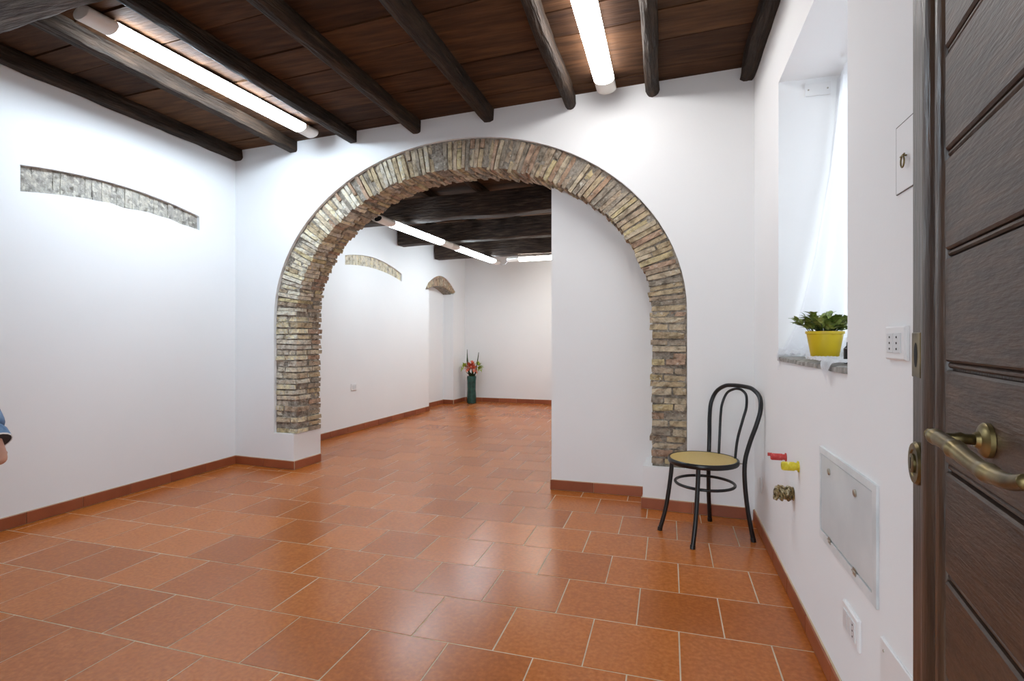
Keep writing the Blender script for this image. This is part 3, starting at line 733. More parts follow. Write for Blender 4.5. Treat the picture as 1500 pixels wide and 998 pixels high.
# ------------------------------------------------------------------ window, sill, curtain
win = slab('window_1', [[(WV0, WZ0 + 0.02), (WV1, WZ0 + 0.02), (WV1, WZ1), (WV0, WZ1)], [(WV0 + 0.07, WZ0 + 0.10), (WV1 - 0.07, WZ0 + 0.10), (WV1 - 0.07, WZ1 - 0.07), (WV0 + 0.07, WZ1 - 0.07)]],
           (UR + 0.30, 0, 0), (0, 1, 0), (0, 0, 1), (-1, 0, 0), 0.05, 'plastic')
vm = (WV0 + WV1) / 2
MB().box((UR + 0.302, vm - 0.05, WZ0 + 0.10), (UR + 0.348, vm + 0.05, WZ1 - 0.07)).build('window_mullion', 'plastic', win)
for a, b_ in ((WV0 + 0.07, vm - 0.05), (vm + 0.05, WV1 - 0.07)): MB().box((UR + 0.322, a, WZ0 + 0.10), (UR + 0.328, b_, WZ1 - 0.07)).build('pane', 'glass', win)
rng = random.Random(8)
# uneven stone sill
b = MB(); nn = 14; vs = []; fs = []
for k in range(nn + 1):
    v = WV0 + 0.003 + (WV1 - WV0 - 0.006) * k / nn; j = rng.uniform(-.006, .006); j2 = rng.uniform(-.004, .004)
    vs += [(UR - 0.004 + j, v, WZ0 + 0.001), (UR - 0.002 + j, v, WZ0 + 0.016 + j2), (UR + 0.02 + j, v, WZ0 + 0.021), (UR + 0.298, v, WZ0 + 0.024), (UR + 0.298, v, WZ0 + 0.001)]
for k in range(nn):
    for q in range(5): fs.append((5 * k + q, 5 * k + (q + 1) % 5, 5 * k + 5 + (q + 1) % 5, 5 * k + 5 + q))
fs += [(0, 1, 2, 3, 4), tuple(5 * nn + q for q in (4, 3, 2, 1, 0))]
b.add(vs, fs).build('window_sill', 'stone', win)
SILL = WZ0 + 0.024
# blank plate screwed to the reveal
b = MB().box((0.638, WV1 - 0.008, 2.328), (0.748, WV1 - 0.0005, 2.388)); o = b.build('cover_plate', 'plastic'); tag(o, 'small white blank plate screwed high on the window reveal', 'cover plate')
for uu in (0.652, 0.735): MB().lathe([(0.004, 0), (0.004, 0.002)], 10, (uu, WV1 - 0.008, 2.357), (1, 0, 0), (0, 0, 1), (0, -1, 0)).build('screw', 'steel', o)

# lace curtain swept forward over the sill corner
def lerp_tab(tab, z):
    for (z0, a), (z1, b_) in zip(tab, tab[1:]):
        if z >= z1: t = (z0 - z) / (z0 - z1); return a + (b_ - a) * t
    return tab[-1][1]
far_u = [(2.40, 0.772), (2.20, 0.758), (1.94, 0.732), (1.56, 0.672), (1.237, 0.60), (1.10, 0.535), (1.075, 0.515)]
b = MB(); nu, nz_ = 90, 60; uvs = []
for j in range(nz_ + 1):
    z = 2.395 + (1.078 - 2.395) * (j / nz_)
    for i in range(nu + 1):
        p = i / nu; v = 2.845 - 0.86 * p
        if j / nz_ < 0.3: v -= 0.0
        near = 0.775
        e = min(1, p / 0.30); e = e * e * (3 - 2 * e)
        fu = lerp_tab(far_u, z); u = fu + (near - fu) * e
        amp = 0.012 * (0.3 + 0.7 * j / nz_)
        u += amp * math.sin(p * 62 + 1.3 * math.sin(p * 9)) + 0.006 * math.sin(p * 31 + 3 * j / nz_)
        u = min(u, 0.795); v = min(v + 0.25 * amp * math.sin(p * 40), 2.855)
        b.v.append((u, v, z)); uvs.append((p * 14, j / nz_ * 20))
for j in range(nz_):
    for i in range(nu): q = j * (nu + 1) + i; b.f.append((q, q + 1, q + nu + 2, q + nu + 1))
cur = b.build('lace_curtain', 'lace', smooth=True, recalc=False)
uvl = cur.data.uv_layers.new(name='UVMap')
for lp in cur.data.loops: uvl.data[lp.index].uv = uvs[lp.vertex_index]
tag(cur, 'long white lace curtain gathered forward over the window sill', 'curtain')
# gathered crocheted hem lying on the sill
b = MB(); uvs = []; nu, nw = 60, 14
rng = random.Random(14)
for i in range(nu + 1):
    t = i / nu
    v = 2.850 - 0.38 * t; u0 = 0.505 + 0.13 * t ** 0.8
    for j in range(nw + 1):
        s = j / nw; u = u0 + 0.12 * s
        z = SILL + 0.012 + 0.050 * math.sin(PI * min(1, s * 1.2)) * (1 - 0.75 * t) * (0.6 + 0.4 * math.sin(t * 23)) + 0.008 * math.sin(t * 47 + s * 9) + 0.006 * math.sin(s * 17)
        if u < UR - 0.004: z = max(z - 0.02, WZ0 - 0.02)
        b.v.append((u + 0.006 * math.sin(t * 60), v, max(z, SILL + 0.003) if u > UR else z)); uvs.append((t * 9, s * 3))
for i in range(nu):
    for j in range(nw): q = i * (nw + 1) + j; b.f.append((q, q + 1, q + nw + 2, q + nw + 1))
o = b.build('hem', 'lace_fine', cur, smooth=True, recalc=False); uvl = o.data.uv_layers.new(name='UVMap')
for lp in o.data.loops: uvl.data[lp.index].uv = uvs[lp.vertex_index]
# tip hanging over the edge at the far corner
b = MB(); uvs = []
for i in range(9):
    t = i / 8
    for j in range(5): s = j / 4; b.v.append((UR - 0.008 - 0.004 * math.sin(t * 9), 2.846 - 0.05 * s * (1 - 0.6 * t) - 0.02 * t, SILL + 0.008 - 0.075 * t)); uvs.append((s, t * 2))
for i in range(8):
    for j in range(4): q = i * 5 + j; b.f.append((q, q + 1, q + 6, q + 5))
o = b.build('hem_tip', 'lace_fine', cur, smooth=True, recalc=False); uvl = o.data.uv_layers.new(name='UVMap')
for lp in o.data.loops: uvl.data[lp.index].uv = uvs[lp.vertex_index]

# doily hanging over the sill in front of the pot
b = MB(); uvs = []; nu, nv = 30, 34
for i in range(nu + 1):
    t = i / nu
    for j in range(nv + 1):
        s = j / nv; v = 2.295 - 0.37 * t
        reach = 0.15 * (0.35 + 0.65 * abs(math.sin(PI * (0.15 + 1.1 * t)))) 
        hang = 0.075 * max(0.0, 1 - abs(t - 0.80) / 0.16)
        along = s * (reach + hang)
        if along <= reach: u = UR + 0.13 - along * (0.13 + 0.012) / reach if reach else UR; z = SILL + 0.006 + 0.012 * math.sin(t * 21 + s * 11) ** 2
        else: u = UR - 0.014 - 0.004 * math.sin(t * 30); z = SILL + 0.004 - (along - reach)
        b.v.append((u, v, z)); uvs.append((t * 6, s * 4))
for i in range(nu):
    for j in range(nv): q = i * (nv + 1) + j; b.f.append((q, q + 1, q + nv + 2, q + nv + 1))
o = b.build('lace_doily', 'lace_fine', smooth=True, recalc=False); uvl = o.data.uv_layers.new(name='UVMap')
for lp in o.data.loops: uvl.data[lp.index].uv = uvs[lp.vertex_index]
tag(o, 'crumpled white crocheted doily hanging over the stone sill', 'doily')

# potted plant
pp = (0.603, 2.385, SILL + 0.001)
root = empty('potted_plant', pp); tag(root, 'leafy green plant in a yellow pot on the window sill', 'potted plant'); root.scale = (0.915,) * 3
o = MB().lathe([(0.050, 0), (0.0525, 0.004), (0.071, 0.112), (0.0755, 0.113), (0.076, 0.124), (0.070, 0.124), (0.068, 0.105)], 40).build('pot', 'pot', root); smooth_auto(o, 0.5)
o = MB().lathe([(0.067, 0.106), (0.066, 0.110)], 24).build('soil', 'soil', root)
rng = random.Random(4); lf = MB(); stm = MB()
def leaf(mb, base, dirv, ln, wd, curl):
    d = Vector(dirv).normalized(); sd = d.cross(Vector((0, 0, 1))); sd = sd.normalized() if sd.length > .05 else Vector((1, 0, 0)); up = sd.cross(d)
    vs = []; N = 6
    for k in range(N + 1):
        t = k / N; w = wd * math.sin(PI * (0.06 + 0.94 * t) ** 0.85) ** 0.8 if 0 < k < N else 0.0008
        c = Vector(base) + d * ln * t + up * (curl * ln * math.sin(PI * t * 0.6) - 0.25 * ln * t * t)
        vs += [c - sd * w + up * w * 0.35, c, c + sd * w + up * w * 0.35]
    fs = []
    for k in range(N): q = 3 * k; fs += [(q, q + 1, q + 4, q + 3), (q + 1, q + 2, q + 5, q + 4)]
    mb.add(vs, fs)
for k in range(40):
    a = 2 * PI * k / 40 + rng.uniform(-.2, .2); r0 = rng.uniform(0, 0.05); b0 = Vector((r0 * math.cos(a), r0 * math.sin(a), 0.108)); out = rng.uniform(0.01, 0.085); hh = rng.uniform(0.02, 0.10) * (1 - 0.3 * out / 0.1)
    if b0.x + out * math.cos(a) > 0.105: out *= .6
    tip = b0 + Vector((out * math.cos(a), out * math.sin(a), hh))
    midp = b0.lerp(tip, .5) + Vector((0, 0, 0.014))
    pl = [b0, midp, tip]; stm.tube(pl, [0.0022, 0.0018, 0.0012], 5)
    for t in (0.35, 0.55, 0.72, 0.86, 1.0):
        p = b0.lerp(midp, t * 2) if t < .5 else midp.lerp(tip, t * 2 - 1)
        for q in range(2):
            aa = a + rng.uniform(-1.5, 1.5); leaf(lf, p, (math.cos(aa), math.sin(aa), rng.uniform(0.25, 1.6)), rng.uniform(0.026, 0.042), rng.uniform(0.0085, 0.013), rng.uniform(-.1, .3))
o = stm.build('stem', 'stem', root, smooth=True); o = lf.build('foliage', 'leaf', root, smooth=True, recalc=False); tag(o, kind='stuff')
# dark little thing at the end of the sill
b = MB().lathe([(0.014, 0), (0.016, 0.004), (0.016, 0.05), (0.008, 0.06), (0.007, 0.072)], 16); o = b.build('small_bottle', 'metal_dark'); o.location = (0.580, 2.010, SILL + 0.001); tag(o, 'small black bottle half hidden on the window sill', 'bottle')
smooth_auto(o, .6)
MB().lathe([(0.009, 0.0725), (0.009, 0.088)], 14).build('cap', 'plastic', o)

# ------------------------------------------------------------------ right wall fittings
X = Vector((0, -1, 0)); Nn = Vector((-1, 0, 0)); Zz = Vector((0, 0, 1))
def rplate(name, v_far, v_near, z0, z1, th, mat, ch=0.003, parent=None, u=UR):
    return MB().frame_box((u, 0, 0), (0, 1, 0), Nn, Zz, (v_near, 0.0003, z0), (v_far, th, z1), ch).build(name, mat, parent)
def socket(v0, v1, z0, z1, label, parts):
    o = rplate('wall_socket', v1, v0, z0, z1, 0.010, 'plastic', 0.004); tag(o, label, 'socket')
    for k, kind in enumerate(parts):
        w = (v1 - v0 - 0.034) / len(parts); a = v0 + 0.017 + k * w
        ins = rplate('socket_insert', a + w - 0.0015, a + 0.0015, z0 + 0.017, z1 - 0.017, 0.013, 'plastic2', 0.001, o)
        if kind == 'socket':
            for q in (-1, 0, 1):
                zc = (z0 + z1) / 2 + q * (z1 - z0 - 0.034) * 0.30
                MB().lathe([(0.0028, 0.0131), (0.0028, 0.0136)], 10, (UR, a + w / 2, zc), (0, 1, 0), (0, 0, 1), (-1, 0, 0)).build('socket_hole', 'hole', ins)
    return o
socket(1.393, 1.506, 1.100, 1.180, 'white twin socket plate near the open door lock', ('socket', 'socket'))
socket(1.702, 1.838, 0.262, 0.352, 'white low socket plate beneath the metal access panel', ('socket', 'switch', 'blank'))
# metal access panel
acc = slab('access_panel', [[(1.572, 0.450), (2.105, 0.450), (2.105, 0.770), (1.572, 0.770)], [(1.602, 0.478), (2.092, 0.478), (2.092, 0.748), (1.602, 0.748)]], (UR - 0.007, 0, 0), (0, 1, 0), (0, 0, 1), (-1, 0, 0), 0.0067, 'frame_al')
del acc['kind']; tag(acc, 'grey metal access panel with two round locks, low on the right wall', 'access panel')
rplate('panel_gap', 2.0919, 1.6021, 0.4781, 0.7479, 0.0012, 'hole', 0.0, acc)  # dark plate put in for the shade between frame and door
pd = rplate('panel_door', 2.0890, 1.6055, 0.4815, 0.7445, 0.0052, 'panel', 0.0015, acc)
for v in (1.990, 1.735): MB().lathe([(0.011, 0.0054), (0.011, 0.009), (0.008, 0.0105), (0.003, 0.0098)], 16, (UR, v, 0.705), (0, 1, 0), (0, 0, 1), (-1, 0, 0)).build('panel_lock', 'steel', pd)
for v in (1.980, 1.735):
    h_ = MB().frame_box((UR, 0, 0), (0, 1, 0), Nn, Zz, (v - 0.012, 0.0072, 0.468), (v + 0.012, 0.0090, 0.488)); h_.tube([(UR - 0.0095, v - 0.014, 0.4785), (UR - 0.0095, v + 0.014, 0.4785)], 0.0026, 8); h_.build('panel_hinge', 'steel', acc)
# flush cover low by the door and the meter hatch higher up
lowc = rplate('wall_cover', 1.549, 1.05, 0.10, 0.395, 0.006, 'plastic', 0.002); tag(lowc, 'white flush wall cover with small screws low beside the door', 'cover plate')
for v, z in ((1.525, 0.370), (1.385, 0.370), (1.525, 0.25), (1.385, 0.13)): MB().lathe([(0.0035, 0.0062), (0.003, 0.0075)], 10, (UR, v, z), (0, 1, 0), (0, 0, 1), (-1, 0, 0)).build('screw', 'steel', lowc)
hat = slab('meter_hatch', [[(1.10, 1.490), (1.459, 1.490), (1.459, 1.650), (1.10, 1.650)], [(1.1015, 1.4912), (1.4580, 1.4912), (1.4580, 1.6488), (1.1015, 1.6488)]], (UR - 0.003, 0, 0), (0, 1, 0), (0, 0, 1), (-1, 0, 0), 0.0027, 'seam')
del hat['kind']; tag(hat, 'white flush hatch with a small ring pull beside the door edge', 'hatch')
rplate('hatch_door', 1.4577, 1.1018, 1.4914, 1.6485, 0.0032, 'plaster', 0.001, hat)
b = MB().tube([(UR - 0.012, 1.399 + 0.009 * math.cos(2 * PI * k / 16), 1.553 + 0.013 * math.sin(2 * PI * k / 16)) for k in range(16)], 0.0018, 8, closed=True)
b.tube([(UR - 0.004, 1.399, 1.567), (UR - 0.013, 1.399, 1.567)], 0.0022, 8); b.tube([(UR - 0.012, 1.388, 1.568), (UR - 0.012, 1.410, 1.566)], 0.0018, 8); b.build('ring_pull', 'brass', hat, smooth=True)
# capped pipe stubs
def stub(name, v, z, ln, r, mat, label):
    prof = [(r * 1.25, 0.0005), (r * 1.25, 0.004), (r * 0.86, 0.005), (r * 0.86, ln * 0.25), (r, ln * 0.26), (r, ln * 0.92), (r * 0.8, ln), (r * 0.45, ln), (r * 0.4, ln * 0.85)]
    o = MB().lathe(prof, 20, (UR, v, z), (0, 1, 0), (0, 0, 1), (-1, -0.06, 0)).build(name, mat); smooth_auto(o, .5); tag(o, label, 'pipe'); return o
o = stub('pipe_stub', 2.690, 0.603, 0.066, 0.0155, 'red', 'red capped pipe stub sticking out of the right wall')
MB().frame_box((UR - 0.066, 2.690, 0.603), (1, 0, 0), (0, 1, 0), Zz, (-0.012, -0.003, 0.002), (0.006, 0.003, 0.0165)).build('cap_tab', 'red', o)
o = stub('pipe_stub', 2.447, 0.616, 0.066, 0.0185, 'yellow', 'yellow capped pipe stub sticking out of the right wall')
tap = empty('wall_tap', (UR, 2.545, 0.475)); tag(tap, 'old stained brass tap stub wrapped in tow on the right wall', 'tap')
b = MB().lathe([(0.030, 0.0005), (0.026, 0.006), (0.018, 0.010), (0.017, 0.050), (0.012, 0.078)], 18, (0, 0, 0), (0, 1, 0), (0, 0, 1), (-1, 0, 0)); o = b.build('tap_body', 'rag', tap); smooth_auto(o, .6)
rng = random.Random(9)
for k in range(6):
    b = MB(); a0 = rng.uniform(0, 6.28); x0 = 0.012 + 0.011 * k; pts = []
    for q in range(14):
        a = a0 + q * 0.50; rr = 0.024 + 0.010 * math.sin(q * 1.3 + k); pts.append((-(x0 + 0.007 * math.sin(q * 0.9 + k)), rr * math.cos(a), rr * math.sin(a) * 0.9))
    b.tube(pts, [0.0045 + 0.003 * abs(math.sin(q * .8 + k)) for q in range(14)], 7); b.build('tow_strand', 'rag', tap, smooth=True)
o = MB().lathe([(0.046, 0.0003), (0.044, 0.004), (0.020, 0.005)], 24, (UR, 3.373, 0.292), (0, 1, 0), (0, 0, 1), (-1, 0, 0)).build('round_disc', 'plastic2'); tag(o, 'round pale grey disc on the wall behind the chair', 'cover plate')  # thin pale grey disc on the wall
# far room socket
q0 = BWL[0] + bd * bs(5.684)
o = MB().frame_box(q0, bd, bn, Zz, (-0.055, 0.0003, 0.512), (0.055, 0.010, 0.595), 0.004).build('wall_socket', 'plastic'); tag(o, 'small white socket plate on the far room left wall', 'socket')
for k in (-1, 0, 1): MB().frame_box(q0, bd, bn, Zz, (-0.036 + 0.0245 * (k + 1), 0.0101, 0.530), (-0.013 + 0.0245 * (k + 1), 0.0125, 0.577), 0.001).build('socket_insert', 'plastic2' if k else 'frame_al', o)

# ------------------------------------------------------------------ chair
ch = empty('bentwood_chair', (0.195, 3.275, 0)); tag(ch, 'black tubular bentwood-style chair with round cane seat', 'chair')
fw = Vector((-0.811, -0.585, 0)).normalized(); ch.rotation_euler = (0, 0, math.atan2(fw.y, fw.x) - PI / 2)
SR, SZ = 0.198, 0.452
rim = MB().lathe([(SR - 0.024, SZ - 0.026), (SR - 0.004, SZ - 0.028), (SR, SZ - 0.022), (SR, SZ - 0.004), (SR - 0.004, SZ + 0.001), (SR - 0.013, SZ), (SR - 0.014, SZ - 0.004), (SR - 0.024, SZ - 0.024)], 48)
rim.f = rim.f[:-2]
o = rim.build('seat_rim', 'metal_dark', ch); smooth_auto(o, .7)
b = MB(); vs = [(0, 0, SZ - 0.003)]; fs = []
for r_, z_ in ((0.09, -0.002), (0.15, 0.0), (SR - 0.0135, -0.001)):
    for k in range(48): vs.append((r_ * math.cos(2 * PI * k / 48), r_ * math.sin(2 * PI * k / 48), SZ + z_))
for k in range(48):
    n = (k + 1) % 48; fs.append((0, 1 + k, 1 + n)); fs += [(1 + k, 49 + k, 49 + n, 1 + n), (49 + k, 97 + k, 97 + n, 49 + n)]
o = b.add(vs, fs).build('cane_seat', 'cane', ch, smooth=True)
def spl(pts, n=8):
    pts = [Vector(p) for p in pts]; out = []
    for i in range(len(pts) - 1):
        p0, p1, p2_, p3 = pts[max(i - 1, 0)], pts[i], pts[i + 1], pts[min(i + 2, len(pts) - 1)]
        for k in range(n):
            t = k / n; out.append(0.5 * ((2 * p1) + (-p0 + p2_) * t + (2 * p0 - 5 * p1 + 4 * p2_ - p3) * t * t + (-p0 + 3 * p1 - 3 * p2_ + p3) * t ** 3))
    return out + [pts[-1]]
TR = 0.0125
for sx in (-1, 1):
    o = MB().tube(spl([(sx * 0.118, 0.128, SZ - 0.02), (sx * 0.122, 0.135, 0.33), (sx * 0.134, 0.158, 0.15), (sx * 0.150, 0.190, 0.012)]), TR, 12).build('leg', 'metal_dark', ch, smooth=True)
    MB().tube([(sx * 0.1495, 0.189, 0.022), (sx * 0.151, 0.192, 0.0)], 0.0145, 12).build('rubber_foot', 'metal_dark', o, smooth=False)
    # back hoop and hind legs in one bent tube
right = [(0.180, -0.199, 0.012), (0.164, -0.178, 0.16), (0.152, -0.166, 0.32), (0.150, -0.168, 0.45), (0.168, -0.186, 0.56), (0.192, -0.208, 0.66), (0.202, -0.228, 0.745), (0.178, -0.247, 0.815), (0.115, -0.258, 0.856), (0.045, -0.262, 0.866)]
hoop = right + [(-x, y, z) for x, y, z in reversed(right)]
hp = MB().tube(spl(hoop, 7), TR, 12).build('back_hoop', 'metal_dark', ch, smooth=True)
for sx in (-1, 1): MB().tube([(sx * 0.178, -0.1965, 0.022), (sx * 0.181, -0.2005, 0.0)], 0.0145, 12).build('rubber_foot', 'metal_dark', hp)
ri = [(0.068, -0.172, SZ - 0.01), (0.074, -0.184, 0.56), (0.092, -0.207, 0.68), (0.099, -0.225, 0.75), (0.080, -0.243, 0.815), (0.038, -0.254, 0.842)]
MB().tube(spl(ri + [(0, -0.256, 0.848)] + [(-x, y, z) for x, y, z in reversed(ri)], 7), 0.0078, 10).build('inner_hoop', 'metal_dark', ch, smooth=True)
MB().tube([(0.168 * math.cos(2 * PI * k / 48), 0.163 * math.sin(2 * PI * k / 48) - 0.012, 0.305) for k in range(48)], 0.0085, 10, closed=True).build('stretcher_ring', 'metal_dark', ch, smooth=True)
for sx in (-1, 1): MB().tube([(sx * 0.128, -0.151, SZ - 0.016), (sx * 0.160, -0.172, SZ - 0.016)], 0.004, 8).build('seat_bolt', 'steel', ch)

# ------------------------------------------------------------------ vase of flowers in the far corner
vz = empty('flower_vase', (-3.365, 8.80, 0)); tag(vz, 'dark green glass vase of coral and lime flowers in the corner', 'vase of flowers')
o = MB().lathe([(0.078, 0), (0.085, 0.01), (0.083, 0.12), (0.075, 0.25), (0.078, 0.40), (0.084, 0.46), (0.080, 0.485), (0.070, 0.485), (0.066, 0.44)], 32).build('vase', 'vase', vz); smooth_auto(o, .6)
rng = random.Random(17)
for k, (x, y, z, lean) in enumerate(((-0.06, 0.02, 0.62, 0), (0.03, -0.03, 0.60, 0), (0.09, 0.02, 0.66, 0), (0.0, 0.03, 0.63, 0))):
    MB().tube(spl([(x * .3, y * .3, 0.40), (x * .7, y * .8, 0.52), (x, y, z)], 4), 0.008, 7).build('stem', 'stem', vz, smooth=True)
def bloom(name, c, r, mat, n, seed, pl):
    rr = random.Random(seed); b = MB(); c = Vector(c)
    for k in range(n):
        a = rr.uniform(0, 2 * PI); e = math.acos(rr.uniform(-.5, 1)); d = Vector((math.sin(e) * math.cos(a), math.sin(e) * math.sin(a), math.cos(e)))
        leaf(b, c + d * r * 0.25, d, r * rr.uniform(.7, 1.05), pl * rr.uniform(.7, 1.1), rr.uniform(-.3, .5))
    b.build(name, mat, vz, smooth=True, recalc=False)
bloom('coral_flower', (-0.025, -0.02, 0.635), 0.105, 'orange', 34, 1, 0.022); bloom('coral_flower', (0.05, -0.03, 0.60), 0.095, 'orange', 30, 2, 0.022); bloom('coral_flower', (0.02, -0.02, 0.68), 0.085, 'orange', 24, 6, 0.02)
bloom('lime_flower', (-0.135, 0.0, 0.635), 0.085, 'lime', 26, 3, 0.018); bloom('lime_flower', (0.125, 0.01, 0.66), 0.085, 'lime', 28, 4, 0.020); bloom('lime_flower', (0.150, 0.0, 0.60), 0.055, 'lime', 16, 5, 0.018)
MB().tube(spl([(-0.03, 0.0, 0.40), (-0.075, 0.01, 0.62), (-0.085, 0.01, 0.78), (-0.088, 0.01, 0.96)], 5), [0.007] * 8 + [0.013, 0.016, 0.014, 0.010, 0.008, 0.006, 0.005, 0.003], 8).build('reed_spike', 'stem', vz, smooth=True)
MB().tube(spl([(0.03, 0.0, 0.40), (0.085, 0.0, 0.62), (0.115, 0.0, 0.77), (0.135, 0.0, 0.91)], 5), [0.007] * 8 + [0.009, 0.010, 0.010, 0.009, 0.008, 0.007, 0.006, 0.004], 8).build('reed_spike', 'stem', vz, smooth=True)
lf2 = MB()
for k in range(14):
    a = rng.uniform(0, 6.28); leaf(lf2, (0.03 * math.cos(a), 0.03 * math.sin(a), 0.46), (math.cos(a) * .6, math.sin(a) * .6, 0.7), rng.uniform(.10, .16), 0.018, 0.2)
lf2.build('greenery', 'stem', vz, smooth=True, recalc=False)

# ------------------------------------------------------------------ entrance door, standing open
D0 = Vector((0.6443, 0.83)); DD = Vector((0.4274, 0.9041))
def dw(t): c = D0 + DD * t; u, v = cw(c.x, c.y); return Vector((u, v, 0))
dd = (dw(1) - dw(0)).normalized(); dn = Vector((-dd.y, dd.x, 0))          # dn faces the camera side
T1 = 0.0475; T0 = T1 - 0.86; TI = -0.112
door = empty('door_1', dw(T0)); tag(door, kind='structure'); DO = Vector(door.location)
def dbox(name, t0, t1, y0, y1, z0, z1, mat, ch=0.0, parent=door):
    o = MB().frame_box(dw(0), dd, dn, Zz, (t0, y0, z0), (t1, y1, z1), ch).build(name, mat, origin=DO); attach(o, door)
    if parent is not door: o.parent = parent; o.location = (0, 0, 0)
    return o
DZ0, DZ1 = 0.012, 2.13
dbox('door_core', T0, T1, -0.045, -0.012, DZ0, DZ1, 'door_v')
dbox('stile', -0.024, T1, -0.012, 0.0, DZ0, DZ1, 'door_v', 0.002)
dbox('stile', T0, T0 + 0.11, -0.012, 0.0, DZ0, DZ1, 'door_v', 0.002)
def bead(t0, t1, hgt, y0=-0.012):
    b = MB(); n = 10; vs = []; fs = []
    for z in (DZ0, DZ1):
        for k in range(n + 1): a = PI * k / n; vs.append(dw(0) + dd * ((t0 + t1) / 2 + (t1 - t0) / 2 * math.cos(a)) + dn * (y0 + hgt * math.sin(a) ** .8) + Vector((0, 0, z)))
    for k in range(n): fs.append((k, k + 1, n + 1 + k + 1, n + 1 + k))
    fs += [tuple(range(n + 1)), tuple(range(2 * n + 1, n, -1))]
    o = b.add(vs, fs).build('moulding', 'door_v', origin=DO); attach(o, door); smooth_auto(o, 1.2)
bead(-0.076, -0.026, 0.022); bead(-0.111, -0.079, 0.016)
gz = [0.818, 0.968, 1.108, 1.262, 1.399, 1.541]
edges = [DZ0, 0.10, 0.245, 0.39, 0.535, 0.675] + gz + [1.69, 1.835, 1.98, DZ1]
for z0, z1 in zip(edges, edges[1:]):
    dbox('plank', T0 + 0.112, TI - 0.001, -0.012, -0.002, z0 + 0.0105, z1 - 0.0015, 'door', 0.003)
    dbox('groove_bead', T0 + 0.112, TI - 0.001, -0.012, -0.005, z0 + 0.002, z0 + 0.0095, 'door', 0.0025)
# strike plate with oval hole, lock rosette, lever handle
dbox('latch_plate', -0.010, 0.040, 0.0002, 0.003, 1.088, 1.160, 'brass', 0.001)
b = MB(); vs = []
for k in range(20): a = 2 * PI * k / 20; vs.append(dw(0) + dd * (0.015 + 0.010 * math.cos(a)) + dn * 0.0034 + Vector((0, 0, 1.124 + 0.020 * math.sin(a))))
o = b.add(vs, [tuple(range(20))]).build('latch_hole', 'hole', origin=DO, recalc=False); attach(o, door)
def disc(name, t, z, prof, mat, n=28):
    o = MB().lathe(prof, n, dw(t) + Vector((0, 0, z)), dd, Zz, dn).build(name, mat, origin=DO); attach(o, door); smooth_auto(o, .6); return o
disc('lock_rosette', 0.0, 0.953, [(0.034, 0.0002), (0.034, 0.006), (0.031, 0.010), (0.022, 0.010), (0.021, 0.008)], 'brass')
disc('lock_cylinder', 0.0, 0.953, [(0.015, 0.0082), (0.015, 0.012), (0.013, 0.013)], 'brass')
b = MB().frame_box(dw(0) + Vector((0, 0, 0.953)), dd, dn, Zz, (-0.0015, 0.0131, -0.009), (0.0015, 0.0136, 0.009)); o = b.build('keyhole', 'hole', origin=DO); attach(o, door)
hz = 1.037; ht = -0.2718
disc('handle_rosette', ht, hz, [(0.0195, -0.0015), (0.0195, 0.003), (0.017, 0.006), (0.010, 0.008), (0.008, 0.012)], 'brass')
def dp(t, y, z): return dw(0) + dd * t + dn * y + Vector((0, 0, z))
b = MB(); b.tube([dp(ht, 0.006, hz), dp(ht, 0.020, hz), dp(ht, 0.024, hz), dp(ht, 0.030, hz), dp(ht + 0.001, 0.046, hz)], [0.006, 0.006, 0.008, 0.006, 0.0065], 14)
lev = spl([dp(ht + 0.012, 0.047, hz + 0.001), dp(ht + 0.002, 0.047, hz + 0.001), dp(ht - 0.040, 0.046, hz), dp(ht - 0.080, 0.044, hz - 0.004), dp(ht - 0.125, 0.043, hz - 0.008), dp(ht - 0.180, 0.042, hz - 0.006), dp(ht - 0.215, 0.041, hz + 0.002)], 8)
rad = []
for k in range(len(lev)):
    t = k / (len(lev) - 1); r = 0.0066 + 0.0022 * math.sin(PI * min(1, t * 1.1))
    for c0 in (0.20, 0.43, 0.72):
        if abs(t - c0) < 0.022: r += 0.0016
    if t < 0.06: r = 0.0068 + 0.0012 * (t < 0.045)
    rad.append(r)
rad[0] = 0.004
b.tube(lev, rad, 14); o = b.build('handle', 'brass', origin=DO, smooth=True); attach(o, door)

# ------------------------------------------------------------------ person standing at the left edge
pr = empty('person', (*cw(-2.03, 1.64), 0)); tag(pr, 'person in a blue denim jacket standing by the left wall, hand lowered', 'person')
pr.rotation_euler = (0, 0, TH + math.radians(18))        # local +x = picture right, person faces -y (towards the camera)
def skin_obj(name, verts, edges, radii, mat, sub=2, roots=(0,)):
    me = bpy.data.meshes.new(name); me.from_pydata(verts, edges, []); me.materials.append(M[mat])
    o = bpy.data.objects.new(name, me); col.objects.link(o); o.parent = pr
    md = o.modifiers.new('skin', 'SKIN'); md.use_smooth_shade = True
    for i, r in enumerate(radii):
        me.skin_vertices[0].data[i].radius = r if isinstance(r, tuple) else (r, r)
    for i in roots: me.skin_vertices[0].data[i].use_root = True
    sm = o.modifiers.new('sub', 'SUBSURF'); sm.levels = sub; sm.render_levels = sub
    return o
